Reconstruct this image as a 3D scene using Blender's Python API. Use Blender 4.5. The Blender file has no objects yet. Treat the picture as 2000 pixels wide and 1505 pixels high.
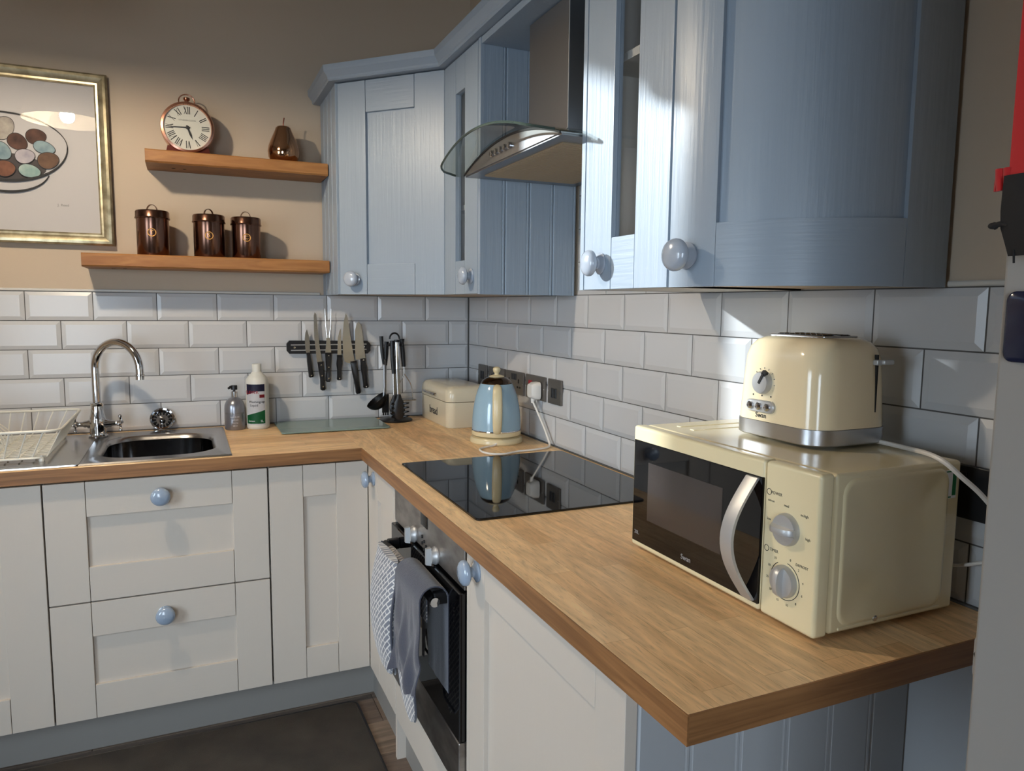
import bpy, bmesh, math, random
from mathutils import Vector, Matrix
PI = math.pi
random.seed(7)
S = bpy.context.scene
COL = S.collection
V3 = Vector

# ------------------------------------------------------------------ camera
yaw, pitch, roll = 0.418447703, -0.107372651, 0.00941958
f_px = 1431.456
fw = V3((math.sin(yaw)*math.cos(pitch), math.cos(yaw)*math.cos(pitch), math.sin(pitch)))
rt0 = V3((math.cos(yaw), -math.sin(yaw), 0)); up0 = rt0.cross(fw)
rt = rt0*math.cos(roll) + up0*math.sin(roll); up = -rt0*math.sin(roll) + up0*math.cos(roll)
cam_d = bpy.data.cameras.new('camera'); cam = bpy.data.objects.new('camera', cam_d); COL.objects.link(cam)
m = Matrix((rt, up, -fw)).transposed().to_4x4(); m.translation = V3((-1.10676, -2.95565, 1.38341))
cam.matrix_world = m
cam_d.sensor_fit = 'HORIZONTAL'; cam_d.sensor_width = 36.0; cam_d.lens = f_px*36/2000
cam_d.clip_start = 0.05
S.camera = cam

# ------------------------------------------------------------------ light
S.view_settings.view_transform = 'Standard'; S.view_settings.look = 'None'
S.view_settings.gamma = 1.0; S.view_settings.use_curve_mapping = False
S.view_settings.exposure = 0.68
w = bpy.data.worlds.new('sky'); S.world = w; w.use_nodes = True
bgn = w.node_tree.nodes['Background']; bgn.inputs[0].default_value = (0.62, 0.78, 1.0, 1); bgn.inputs[1].default_value = 0.7

def area(name, loc, target, sx, sy, power, color, spread=180):
    d = bpy.data.lights.new(name, 'AREA'); d.shape = 'RECTANGLE'; d.size = sx; d.size_y = sy
    d.energy = power; d.color = color; d.spread = math.radians(spread)
    o = bpy.data.objects.new(name, d); COL.objects.link(o); o.location = loc
    o.rotation_euler = (V3(target)-V3(loc)).to_track_quat('-Z', 'Y').to_euler()
    return o
sun_d = bpy.data.lights.new('sun', 'SUN'); sun_d.energy = 4.3; sun_d.angle = math.radians(1.2); sun_d.color = (0.86, 0.95, 1.0)
sun = bpy.data.objects.new('sun', sun_d); COL.objects.link(sun); sun.location = (-4, 3, 4)
sun.rotation_euler = V3((1.2, -0.98, -0.437)).to_track_quat('-Z', 'Y').to_euler()
area('left_fill', (-2.93, -2.35, 1.28), (-0.9, -1.2, 0.5), 0.75, 1.1, 6.5, (0.70, 0.86, 1.0), 86)  # added cool fill at the left opening for the left-facing fronts
area('rear_daylight', (-2.05, -4.37, 1.2), (-0.75, -1.5, 0.65), 0.8, 1.3, 7, (0.74, 0.87, 1.0), 95)
LAMP = V3((-1.56, -1.0, 2.19))

# ------------------------------------------------------------------ materials
def lin(c):
    return tuple((x/255/12.92 if x/255 <= .04045 else ((x/255+.055)/1.055)**2.4) for x in c)
MATS = {}
def mat(name, rgb, rough=.5, metal=0, spec=.5, coat=0, trans=0, ior=1.45, emis=0, alpha=1, sheen=0):
    mt = bpy.data.materials.new(name); mt.use_nodes = True
    b = mt.node_tree.nodes['Principled BSDF']; c = lin(rgb)+(1,)
    b.inputs['Base Color'].default_value = c; b.inputs['Roughness'].default_value = rough
    b.inputs['Metallic'].default_value = metal; b.inputs['Specular IOR Level'].default_value = spec
    b.inputs['Coat Weight'].default_value = coat; b.inputs['Coat Roughness'].default_value = .08
    b.inputs['Transmission Weight'].default_value = trans; b.inputs['IOR'].default_value = ior
    b.inputs['Sheen Weight'].default_value = sheen
    if emis: b.inputs['Emission Color'].default_value = c; b.inputs['Emission Strength'].default_value = emis
    MATS[name] = mt
    return mt
def nd(mt, t, **k):
    n = mt.node_tree.nodes.new(t)
    for a, v in k.items():
        if a.startswith('i_'):
            key = a[2:]; key = int(key) if key.isdigit() else key.replace('_', ' ')
            n.inputs[key].default_value = v
        else: setattr(n, a, v)
    return n
def lk(mt, a, ao, b, bi): mt.node_tree.links.new(a.outputs[ao], b.inputs[bi])
def bsdf(mt): return mt.node_tree.nodes['Principled BSDF']
def coords(mt, scale=(1, 1, 1), rot=(0, 0, 0), kind='Object'):
    tc = nd(mt, 'ShaderNodeTexCoord'); mp = nd(mt, 'ShaderNodeMapping')
    mp.inputs['Scale'].default_value = scale; mp.inputs['Rotation'].default_value = rot
    lk(mt, tc, kind, mp, 'Vector'); return mp
def bump_noise(mt, scale, strength, dist=.001, nscale=1.0, detail=4):
    mp = coords(mt, scale); n = nd(mt, 'ShaderNodeTexNoise', i_Scale=nscale, i_Detail=detail)
    b = nd(mt, 'ShaderNodeBump', i_Strength=strength, i_Distance=dist)
    lk(mt, mp, 'Vector', n, 'Vector'); lk(mt, n, 'Fac', b, 'Height'); lk(mt, b, 'Normal', bsdf(mt), 'Normal')
    return n
def vary(mt, c1, c2, scale, nscale=1.0, detail=3, lo=.35, hi=.65):
    mp = coords(mt, scale); n = nd(mt, 'ShaderNodeTexNoise', i_Scale=nscale, i_Detail=detail)
    r = nd(mt, 'ShaderNodeValToRGB'); r.color_ramp.elements[0].position = lo; r.color_ramp.elements[1].position = hi
    r.color_ramp.elements[0].color = lin(c1)+(1,); r.color_ramp.elements[1].color = lin(c2)+(1,)
    lk(mt, mp, 'Vector', n, 'Vector'); lk(mt, n, 'Fac', r, 'Fac'); lk(mt, r, 'Color', bsdf(mt), 'Base Color')
    return n, r
def simple_glass(name, tint, fres=1.5, rough=0.0, refl=(1, 1, 1)):
    mt = bpy.data.materials.new(name); mt.use_nodes = True; nt = mt.node_tree; nt.nodes.clear()
    out = nd(mt, 'ShaderNodeOutputMaterial'); mx = nd(mt, 'ShaderNodeMixShader'); fr = nd(mt, 'ShaderNodeFresnel', i_IOR=fres)
    t = nd(mt, 'ShaderNodeBsdfTransparent'); g = nd(mt, 'ShaderNodeBsdfGlossy', i_Roughness=rough)
    t.inputs['Color'].default_value = lin(tint)+(1,); g.inputs['Color'].default_value = refl+(1,)
    ge = nd(mt, 'ShaderNodeNewGeometry'); inv = nd(mt, 'ShaderNodeMath', operation='SUBTRACT'); inv.inputs[0].default_value = 1.0; lk(mt, ge, 'Backfacing', inv, 1)
    mu = nd(mt, 'ShaderNodeMath', operation='MULTIPLY'); lk(mt, fr, 'Fac', mu, 0); lk(mt, inv, 'Value', mu, 1); lk(mt, mu, 'Value', mx, 0); lk(mt, t, 'BSDF', mx, 1); lk(mt, g, 'BSDF', mx, 2); lk(mt, mx, 'Shader', out, 'Surface')
    MATS[name] = mt; return mt

plaster = mat('plaster', (188, 172, 153), .75, spec=.25); bump_noise(plaster, (1, 1, 1), .15, .002, 40)
rearp_m = mat('plaster_rear', (143, 128, 110), .8)
ceil_m = mat('ceiling_paint', (225, 220, 210), .9)
tile_m = mat('tile_glaze', (194, 194, 195), .2, spec=.4); bump_noise(tile_m, (1, 1, 1), .06, .002, 14, 2)
grout_m = mat('grout', (92, 90, 88), .9); bump_noise(grout_m, (1, 1, 1), .3, .001, 300)
trim_m = mat('white_trim', (199, 196, 190), .35)
blue_m = mat('blue_paint', (146, 158, 171), .37, spec=.5); bump_noise(blue_m, (110, 110, 5), .6, .0014, 1.0, 5)
blueh_m = mat('blue_paint_rail', (146, 158, 171), .37, spec=.5); bump_noise(blueh_m, (6, 6, 120), .6, .0014, 1.0, 5)
cream_m = mat('cream_paint', (198, 187, 175), .45, spec=.45); bump_noise(cream_m, (150, 150, 7), .2, .001, 1.0, 6)
creamh_m = mat('cream_paint_rail', (198, 187, 175), .45, spec=.45); bump_noise(creamh_m, (9, 9, 170), .2, .001, 1.0, 6)
carc_m = mat('cabinet_interior', (186, 184, 179), .5)
ply_m = mat('cabinet_underside', (178, 150, 116), .5); vary(ply_m, (160, 130, 95), (190, 164, 130), (60, 4, 60))
plinth_m = mat('plinth_paint', (137, 133, 128), .5); panel_m = mat('end_panel_paint', (166, 168, 171), .45); bump_noise(plinth_m, (60, 60, 60), .1, .001)
bknob_m = mat('blue_ceramic', (146, 159, 176), .18, spec=.6, coat=.5)
wknob_m = mat('pale_ceramic', (168, 176, 188), .18, spec=.6, coat=.5)
steel_m = mat('brushed_steel', (186, 186, 188), .32, 1); bump_noise(steel_m, (3, 260, 260), .12, .0005, 1.0)
steeld_m = mat('hood_steel', (152, 152, 154), .36, 1); bump_noise(steeld_m, (200, 200, 3), .12, .0005, 1.0)
ovsteel_m = mat('oven_steel', (165, 160, 156), .38, 1); vary(ovsteel_m, (140, 134, 130), (178, 173, 168), (6, 6, 14), 2.0, 4); bump_noise(ovsteel_m, (200, 3, 200), .1, .0005)
chrome_m = mat('chrome', (205, 205, 207), .07, 1)
bowl_shaded_m = mat('shaded_bowl_steel', (92, 90, 90), .12, 1)  # sink steel darkened: shade and dark reflections inside the bowl put into the colour
sink_m = mat('sink_steel', (176, 172, 170), .24, 1); bump_noise(sink_m, (2, 200, 200), .08, .0004)
black_m = mat('black_plastic', (22, 21, 23), .38)
blackg_m = mat('black_glass', (7, 7, 9), .03, spec=.6)
dark_m = mat('dark_gap', (30, 28, 27), .8)
blade_m = mat('blade_steel', (175, 172, 168), .25, 1)
copper_m = mat('copper_metal', (118, 86, 72), .2, 1); bump_noise(copper_m, (140, 140, 2), .10, .0006)
copperl_m = mat('bright_copper', (216, 160, 88), .4, .3)
pear_m = mat('pear_bronze', (182, 140, 108), .10, 1)
rosegold_m = mat('rose_gold', (206, 150, 126), .2, 1)
dial_m = mat('clock_dial', (207, 205, 193), .5)
ink_m = mat('ink', (38, 38, 40), .6)
ink2_m = mat('pale_ink', (120, 118, 114), .6)
wine_m = mat('dark_copper', (92, 40, 32), .3, .6)
shelf_m = mat('shelf_oak', (186, 122, 66), .5)
gold_m = mat('champagne_frame', (176, 164, 134), .3, .75); vary(gold_m, (150, 138, 110), (196, 184, 152), (30, 30, 30), 1, 4)
paper_m = mat('art_paper', (205, 201, 200), .8)
creamap_m = mat('cream_enamel', (226, 211, 172), .16, spec=.55, coat=.35)
toast_m = mat('toaster_cream', (232, 214, 178), .13, spec=.55, coat=.4)
bread_m = mat('bread_bin_cream', (205, 195, 171), .22, spec=.5, coat=.2)
kettle_m = mat('kettle_blue', (145, 174, 192), .16, spec=.55, coat=.4)
kcream_m = mat('kettle_cream', (214, 197, 158), .25, spec=.5)
silver_m = mat('silver_plastic', (190, 190, 190), .42, .6)
white_m = mat('white_plastic', (226, 220, 212), .4)
wire_m = mat('white_wire', (216, 212, 200), .35)
socket_m = mat('socket_steel', (128, 122, 116), .42, .85)
red_m = mat('red_switch', (170, 22, 34), .35)
soap_m = mat('silver_bottle', (140, 140, 146), .28, .7)
bottle_m = mat('white_bottle', (210, 207, 197), .35)
navy_m = mat('label_navy', (36, 38, 66), .45); green_m = mat('label_green', (24, 104, 58), .45); redp_m = mat('label_red', (150, 34, 44), .45); labw_m = mat('label_white', (232, 230, 232), .4)
matt_m = mat('mat_rubber', (52, 48, 44), .85); bump_noise(matt_m, (1, 1, 1), .5, .002, 500); vary(matt_m, (46, 43, 40), (60, 56, 51), (1, 1, 1), 8)
towel_m = mat('towel_cotton', (64, 65, 76), .95, sheen=.3)
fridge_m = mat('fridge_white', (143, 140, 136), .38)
redc_m = mat('red_cloth', (176, 26, 26), .85, sheen=.2); blkc_m = mat('black_cloth', (26, 24, 24), .9)
magnet_m = mat('magnet_navy', (22, 28, 52), .12)
filter_m = mat('filter_mesh', (196, 176, 146), .45, .7)
glassb_m = mat('board_glass', (150, 172, 162), .18, trans=.35, ior=1.3)
bulb_m = mat('bulb_glow', (255, 238, 212), .5, emis=735.0)
shade_m = mat('lamp_shade', (236, 230, 218), .6)
pane_m = simple_glass('clear_pane', (252, 252, 252), 1.5)
picglass_m = simple_glass('picture_glass', (252, 252, 252), 1.75)
hoodglass_m = simple_glass('hood_glass', (232, 234, 230), 1.5)
hoodedge_m = mat('hood_glass_edge', (62, 74, 68), .15, spec=.6)
mwwin_m = mat('microwave_window', (58, 52, 50), .08, spec=.6)
mwtxt_m = mat('grey_print', (150, 148, 148), .5)

# wood of the worktop: staves by brick texture plus grain
def worktop_mat(name, along_y, dark=1.0):
    mt = mat(name, (190, 145, 98), .42, spec=.4)
    rot = (0, 0, PI/2) if along_y else (0, 0, 0)
    mp = coords(mt, (1, 1, 1), rot)
    br = nd(mt, 'ShaderNodeTexBrick', offset=.37, offset_frequency=2, squash=1.0)
    br.inputs['Scale'].default_value = 1.0; br.inputs['Mortar Size'].default_value = .0003; br.inputs['Brick Width'].default_value = .42
    br.inputs['Row Height'].default_value = .049; br.inputs['Bias'].default_value = 0.0; br.inputs['Mortar Smooth'].default_value = .3
    k = dark
    br.inputs['Color1'].default_value = lin((244*k, 212*k, 166*k))+(1,); br.inputs['Color2'].default_value = lin((224*k, 182*k, 132*k))+(1,)
    br.inputs['Mortar'].default_value = lin((186*k, 140*k, 94*k))+(1,)
    lk(mt, mp, 'Vector', br, 'Vector')
    mp2 = coords(mt, (4, 55, 55) if not along_y else (55, 4, 55))
    n1 = nd(mt, 'ShaderNodeTexNoise', i_Scale=1.0, i_Detail=6.0, i_Distortion=1.2)
    lk(mt, mp2, 'Vector', n1, 'Vector')
    mp3 = coords(mt, (1.6, 9, 9) if not along_y else (9, 1.6, 9))
    wv = nd(mt, 'ShaderNodeTexNoise', i_Scale=2.0, i_Detail=3.0, i_Distortion=3.0); lk(mt, mp3, 'Vector', wv, 'Vector')
    r = nd(mt, 'ShaderNodeValToRGB'); r.color_ramp.elements[0].position = .3; r.color_ramp.elements[1].position = .72
    r.color_ramp.elements[0].color = (.89, .86, .82, 1); r.color_ramp.elements[1].color = (1.10, 1.10, 1.09, 1)
    lk(mt, n1, 'Fac', r, 'Fac')
    r2 = nd(mt, 'ShaderNodeValToRGB'); r2.color_ramp.elements[0].position = .35; r2.color_ramp.elements[1].position = .65
    r2.color_ramp.elements[0].color = (.90, .87, .84, 1); r2.color_ramp.elements[1].color = (1.10, 1.09, 1.08, 1)
    lk(mt, wv, 'Fac', r2, 'Fac')
    mx = nd(mt, 'ShaderNodeMixRGB', blend_type='MULTIPLY', i_Fac=.85); lk(mt, br, 'Color', mx, 1); lk(mt, r, 'Color', mx, 2)
    mx2 = nd(mt, 'ShaderNodeMixRGB', blend_type='MULTIPLY', i_Fac=.9); lk(mt, mx, 'Color', mx2, 1); lk(mt, r2, 'Color', mx2, 2)
    # cathedral figure, shifted from stave to stave, and short dark pores
    sh = nd(mt, 'ShaderNodeVectorMath', operation='MULTIPLY'); sh.inputs[1].default_value = (9, 9, 9); lk(mt, br, 'Color', sh, 0)
    mp4 = coords(mt, (1.0, 7.5, 7.5) if not along_y else (7.5, 1.0, 7.5)); ad = nd(mt, 'ShaderNodeVectorMath', operation='ADD'); lk(mt, mp4, 'Vector', ad, 0); lk(mt, sh, 'Vector', ad, 1)
    n4 = nd(mt, 'ShaderNodeTexNoise', i_Scale=1.5, i_Detail=2.0); lk(mt, ad, 'Vector', n4, 'Vector')
    m4 = nd(mt, 'ShaderNodeMath', operation='MULTIPLY'); m4.inputs[1].default_value = 85.0; lk(mt, n4, 'Fac', m4, 0)
    s4 = nd(mt, 'ShaderNodeMath', operation='SINE'); lk(mt, m4, 'Value', s4, 0)
    r4 = nd(mt, 'ShaderNodeMapRange'); r4.inputs['From Min'].default_value = -1; r4.inputs['To Min'].default_value = .92; r4.inputs['To Max'].default_value = 1.06; lk(mt, s4, 'Value', r4, 'Value')
    mp5 = coords(mt, (35, 420, 420) if not along_y else (420, 35, 420)); n5 = nd(mt, 'ShaderNodeTexNoise', i_Scale=1.0, i_Detail=2.0); lk(mt, mp5, 'Vector', n5, 'Vector')
    r5 = nd(mt, 'ShaderNodeMapRange'); r5.inputs['From Min'].default_value = .30; r5.inputs['From Max'].default_value = .45; r5.inputs['To Min'].default_value = .72; r5.inputs['To Max'].default_value = 1.0; lk(mt, n5, 'Fac', r5, 'Value')
    m6 = nd(mt, 'ShaderNodeMath', operation='MULTIPLY'); lk(mt, r4, 'Result', m6, 0); lk(mt, r5, 'Result', m6, 1)
    mx3 = nd(mt, 'ShaderNodeMixRGB', blend_type='MULTIPLY', i_Fac=.9); lk(mt, mx2, 'Color', mx3, 1); lk(mt, m6, 'Value', mx3, 2)
    lk(mt, mx3, 'Color', bsdf(mt), 'Base Color')
    b = nd(mt, 'ShaderNodeBump', i_Strength=.15, i_Distance=.001); lk(mt, n1, 'Fac', b, 'Height'); lk(mt, b, 'Normal', bsdf(mt), 'Normal')
    return mt
wood_x = worktop_mat('oak_staves_x', False); wood_y = worktop_mat('oak_staves_y', True)
def grain_mat(mt, c1, c2, scale, rough=.5):
    n, r = vary(mt, c1, c2, scale, 1.0, 6, .3, .7); n.inputs['Distortion'].default_value = .8
    b = nd(mt, 'ShaderNodeBump', i_Strength=.2, i_Distance=.001); lk(mt, n, 'Fac', b, 'Height'); lk(mt, b, 'Normal', bsdf(mt), 'Normal')
edge_x = mat('oak_edge_x', (150, 104, 62), .45); grain_mat(edge_x, (116, 78, 46), (156, 110, 68), (4, 40, 90))  # darker lipping wood, with shade of the upright faces also in the colour
edge_y = mat('oak_edge_y', (150, 104, 62), .45); grain_mat(edge_y, (116, 78, 46), (156, 110, 68), (40, 4, 90))
grain_mat(shelf_m, (132, 86, 45), (170, 120, 70), (5, 45, 45))
floor_ms = []
for i, (a, b) in enumerate((((84, 70, 60), (124, 106, 92)), ((92, 78, 66), (134, 116, 100)), ((78, 66, 58), (114, 98, 86)))):
    fm = mat('floor_plank_%d' % i, (105, 90, 78), .45); grain_mat(fm, a, b, (6, 60, 60)); floor_ms.append(fm)
# woven grey glove pattern
glove_m = mat('glove_print', (120, 122, 132), .95, sheen=.3)
mp = coords(glove_m, (1, 1, 1)); cx = nd(glove_m, 'ShaderNodeSeparateXYZ'); lk(glove_m, mp, 'Vector', cx, 'Vector')
cb = nd(glove_m, 'ShaderNodeCombineXYZ'); lk(glove_m, cx, 'Y', cb, 'X'); lk(glove_m, cx, 'Z', cb, 'Y')
mp2 = nd(glove_m, 'ShaderNodeMapping'); mp2.inputs['Rotation'].default_value = (0, 0, PI/4); lk(glove_m, cb, 'Vector', mp2, 'Vector')
br = nd(glove_m, 'ShaderNodeTexBrick', offset=.5, offset_frequency=2, squash=.5, squash_frequency=3)
br.inputs['Scale'].default_value = 1.0; br.inputs['Brick Width'].default_value = .034; br.inputs['Row Height'].default_value = .0115; br.inputs['Mortar Size'].default_value = .0016
br.inputs['Color1'].default_value = lin((104, 106, 116))+(1,); br.inputs['Color2'].default_value = lin((122, 124, 132))+(1,); br.inputs['Mortar'].default_value = lin((206, 202, 198))+(1,)
lk(glove_m, mp2, 'Vector', br, 'Vector'); lk(glove_m, br, 'Color', bsdf(glove_m), 'Base Color')
# towel waffle
nt_mp = coords(towel_m, (0, 520, 520)); vt = nd(towel_m, 'ShaderNodeTexVoronoi', i_Scale=1.0); lk(towel_m, nt_mp, 'Vector', vt, 'Vector')
tb = nd(towel_m, 'ShaderNodeBump', i_Strength=.5, i_Distance=.001); lk(towel_m, vt, 'Distance', tb, 'Height'); lk(towel_m, tb, 'Normal', bsdf(towel_m), 'Normal')

# ------------------------------------------------------------------ builders
class G:
    def __init__(s): s.bm = bmesh.new(); s.M = Matrix.Identity(4); s.bev = False
    def v(s, p): return s.bm.verts.new(s.M @ V3(p))
    def faces(s, vs, fs):
        out = []
        for f in fs:
            try: out.append(s.bm.faces.new([vs[i] for i in f]))
            except ValueError: pass
        return out
    def box(s, x0, x1, y0, y1, z0, z1, b=0, seg=2):
        x0, x1 = sorted((x0, x1)); y0, y1 = sorted((y0, y1)); z0, z1 = sorted((z0, z1))
        vs = [s.v(p) for p in ((x0,y0,z0),(x1,y0,z0),(x1,y1,z0),(x0,y1,z0),(x0,y0,z1),(x1,y0,z1),(x1,y1,z1),(x0,y1,z1))]
        fs = s.faces(vs, ((3,2,1,0),(4,5,6,7),(0,1,5,4),(1,2,6,5),(2,3,7,6),(3,0,4,7)))
        if b:
            s.bev = True
            es = {e for f in fs for e in f.edges}
            bmesh.ops.bevel(s.bm, geom=list(es), offset=b, segments=seg, profile=.5, affect='EDGES')
        return s
    def prism(s, pts, d):
        d = V3(d); n = len(pts)
        a = [s.v(p) for p in pts]; b = [s.v(V3(p)+d) for p in pts]
        s.faces(a, [tuple(range(n))[::-1]]); s.faces(b, [tuple(range(n))])
        for i in range(n): s.bm.faces.new((a[i], a[(i+1) % n], b[(i+1) % n], b[i]))
        return s
    def loft(s, rings, closed=True, cap0=True, cap1=True, ring_closed=False):
        R = [[s.v(p) for p in r] for r in rings]; n = len(R[0])
        k = len(R) if ring_closed else len(R)-1
        for i in range(k):
            a, b = R[i], R[(i+1) % len(R)]
            for j in range(n if closed else n-1):
                try: s.bm.faces.new((a[j], a[(j+1) % n], b[(j+1) % n], b[j]))
                except ValueError: pass
        if not ring_closed and closed:
            if cap0: s.bm.faces.new(R[0][::-1])
            if cap1: s.bm.faces.new(R[-1])
        return s
    def lathe(s, prof, o, axis=(0, 0, 1), n=24):
        ax = V3(axis).normalized(); u = ax.orthogonal().normalized(); w_ = ax.cross(u); o = V3(o)
        rings = []
        for r, h in prof:
            r = max(r, 1e-5)
            rings.append([o+ax*h+(u*math.cos(2*PI*i/n)+w_*math.sin(2*PI*i/n))*r for i in range(n)])
        return s.loft(rings)
    def tube(s, pts, r, n=8, closed=False):
        pts = [V3(p) for p in pts]; k = len(pts); rs = r if isinstance(r, (list, tuple)) else [r]*k
        rings = []; pu = None
        for i in range(k):
            a = pts[(i-1) % k] if (closed or i > 0) else pts[i]; b = pts[(i+1) % k] if (closed or i < k-1) else pts[i]
            t = (b-a).normalized()
            if pu is None: u = t.orthogonal().normalized()
            else: u = (pu - t*pu.dot(t)).normalized()
            pu = u; w_ = t.cross(u)
            rings.append([pts[i]+(u*math.cos(2*PI*j/n)+w_*math.sin(2*PI*j/n))*rs[i] for j in range(n)])
        return s.loft(rings, ring_closed=closed)
    def ball(s, c, r, n=14, k=8):
        rx, ry, rz = (r, r, r) if not isinstance(r, (list, tuple)) else r
        c = V3(c); rings = []
        for i in range(k+1):
            a = -PI/2+PI*i/k; cr = max(math.cos(a), 1e-3)
            rings.append([c+V3((rx*cr*math.cos(2*PI*j/n), ry*cr*math.sin(2*PI*j/n), rz*math.sin(a))) for j in range(n)])
        return s.loft(rings)
    def grid(s, fn, nu, nv):
        P = [[s.v(fn(i/nu, j/nv)) for i in range(nu+1)] for j in range(nv+1)]
        for j in range(nv):
            for i in range(nu): s.bm.faces.new((P[j][i], P[j][i+1], P[j+1][i+1], P[j+1][i]))
        return s
    def text(s, body, size, o, right, up_, depth=.0004, align='CENTER', warp=None):
        cu = bpy.data.curves.new('t', 'FONT'); cu.body = body; cu.size = size; cu.align_x = align; cu.align_y = 'CENTER'; cu.extrude = depth; cu.resolution_u = 3
        ob = bpy.data.objects.new('t', cu); COL.objects.link(ob)
        dg = bpy.context.evaluated_depsgraph_get(); dg.update()
        me = bpy.data.meshes.new_from_object(ob.evaluated_get(dg))
        o = V3(o); r_ = V3(right).normalized(); u_ = V3(up_).normalized(); n_ = r_.cross(u_)
        vs = [s.v(warp(q.co) if warp else o+r_*q.co.x+u_*q.co.y+n_*(q.co.z+depth)) for q in me.vertices]
        for p in me.polygons:
            try: s.bm.faces.new([vs[i] for i in p.vertices])
            except ValueError: pass
        bpy.data.objects.remove(ob); bpy.data.meshes.remove(me); bpy.data.curves.remove(cu)
        return s

ORG = {}
def link(name, g, mt, parent=None, smooth=35, origin=None):
    bmesh.ops.recalc_face_normals(g.bm, faces=g.bm.faces[:])
    vs = g.bm.verts
    if parent is not None: org = V3(origin) if origin is not None else ORG[parent.name].copy()
    elif origin is not None: org = V3(origin)
    else:
        xs = [q.co.x for q in vs]; ys = [q.co.y for q in vs]; zs = [q.co.z for q in vs]
        org = V3(((min(xs)+max(xs))/2, (min(ys)+max(ys))/2, min(zs)))
    for q in vs: q.co -= org
    me = bpy.data.meshes.new(name); g.bm.to_mesh(me); g.bm.free(); me.materials.append(mt)
    if smooth:
        me.shade_smooth(); me.set_sharp_from_angle(angle=math.radians(smooth))
    o = bpy.data.objects.new(name, me); COL.objects.link(o)
    if g.bev and smooth:
        wm = o.modifiers.new('wn', 'WEIGHTED_NORMAL'); wm.keep_sharp = True; wm.weight = 100
    ORG[o.name] = org
    if parent is not None: o.parent = parent; o.location = org-ORG[parent.name]
    else: o.location = org
    return o
def tag(o, label, cat, group=None):
    o['label'] = label; o['category'] = cat
    if group: o['group'] = group
    return o
def thing(name, loc, label, cat, group=None):
    o = bpy.data.objects.new(name, None); COL.objects.link(o); o.location = loc; o.empty_display_size = .05
    ORG[o.name] = V3(loc); return tag(o, label, cat, group)
def struct(name, g, mt, smooth=0, origin=(0, 0, 0)):
    o = link(name, g, mt, None, smooth, origin); o['kind'] = 'structure'; return o
def rrect(cx_, cy_, hx, hy, r, z, k=6):
    out = []
    for qx, qy, a0 in ((1, 1, 0), (-1, 1, PI/2), (-1, -1, PI), (1, -1, 3*PI/2)):
        for i in range(k+1):
            a = a0+PI/2*i/k
            out.append(V3((cx_+qx*(hx-r)+r*math.cos(a), cy_+qy*(hy-r)+r*math.sin(a), z)))
    return out
def smooth_path(pts, n=6):
    pts = [V3(p) for p in pts]; out = []
    P = [pts[0]*2-pts[1]]+pts+[pts[-1]*2-pts[-2]]
    for i in range(1, len(P)-2):
        for j in range(n):
            t = j/n; a, b, c, d = P[i-1], P[i], P[i+1], P[i+2]
            out.append(.5*((2*b)+(c-a)*t+(2*a-5*b+4*c-d)*t*t+(3*b-a-3*c+d)*t**3))
    out.append(pts[-1]); return out

ZF = .035; ZW = .922; ZC = 2.95; XL = -3.0; YR = -4.4
# ------------------------------------------------------------------ room shell
g = G(); g.box(XL-.1, .15, YR-.1, .25, ZF-.12, ZF-.004); floor = struct('floor', g, dark_m)
n = 0; y = .0
row = 0
pl_cache = {}
while y > YR:
    x = XL - [0, .45, .85][row % 3]
    while x < 0:
        x0, x1 = max(x, XL), min(x+1.22, 0)
        if x1-x0 > .03:
            key = (round(x1-x0, 3), (row*7+n) % 3)
            if key not in pl_cache:
                g = G(); L = x1-x0; g.box(0, L-.0016, -.1784, 0, -.004, 0, .0007, 1)
                o = link('plank', g, floor_ms[key[1]], floor, 0, origin=(0, 0, 0)); pl_cache[key] = o.data; o.location = (x0, y, ZF)
            else:
                o = bpy.data.objects.new('plank', pl_cache[key]); COL.objects.link(o); o.parent = floor; o.location = (x0, y, ZF)
            n += 1
        x += 1.22
    y -= .18; row += 1
g = G(); g.box(XL-.1, .15, YR-.1, .25, ZC, ZC+.1); struct('ceiling', g, ceil_m)
# back wall with a window opening left of the picture, outside the frame
WX0, WX1, WZ0, WZ1 = -2.86, -2.03, 1.85, 2.68
g = G(); T0, T1 = .006, .16
g.box(WX1, .15, T0, T1, ZF, ZC); g.box(XL-.1, WX0, T0, T1, ZF, ZC); g.box(WX0, WX1, T0, T1, ZF, WZ0); g.box(WX0, WX1, T0, T1, WZ1, ZC)
wall_back = struct('wall_back', g, plaster)
g = G(); g.box(.006, .15, YR-.1, .006, ZF, ZC); wall_right = struct('wall_right', g, plaster)
LY0, LY1, LZ0, LZ1 = -2.75, -1.95, .7, 1.85
g = G(); g.box(XL-.1, XL, LY1, .16, ZF, ZC); g.box(XL-.1, XL, YR, LY0, ZF, ZC); g.box(XL-.1, XL, LY0, LY1, ZF, LZ0); g.box(XL-.1, XL, LY0, LY1, LZ1, ZC)
struct('wall_left', g, plaster)
RX0, RX1, RZ0, RZ1 = -2.5, -1.6, .5, 1.9
g = G(); g.box(XL-.1, RX0, YR-.1, YR, ZF, ZC); g.box(RX1, .15, YR-.1, YR, ZF, ZC); g.box(RX0, RX1, YR-.1, YR, ZF, RZ0); g.box(RX0, RX1, YR-.1, YR, RZ1, ZC); struct('wall_rear', g, rearp_m)
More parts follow.
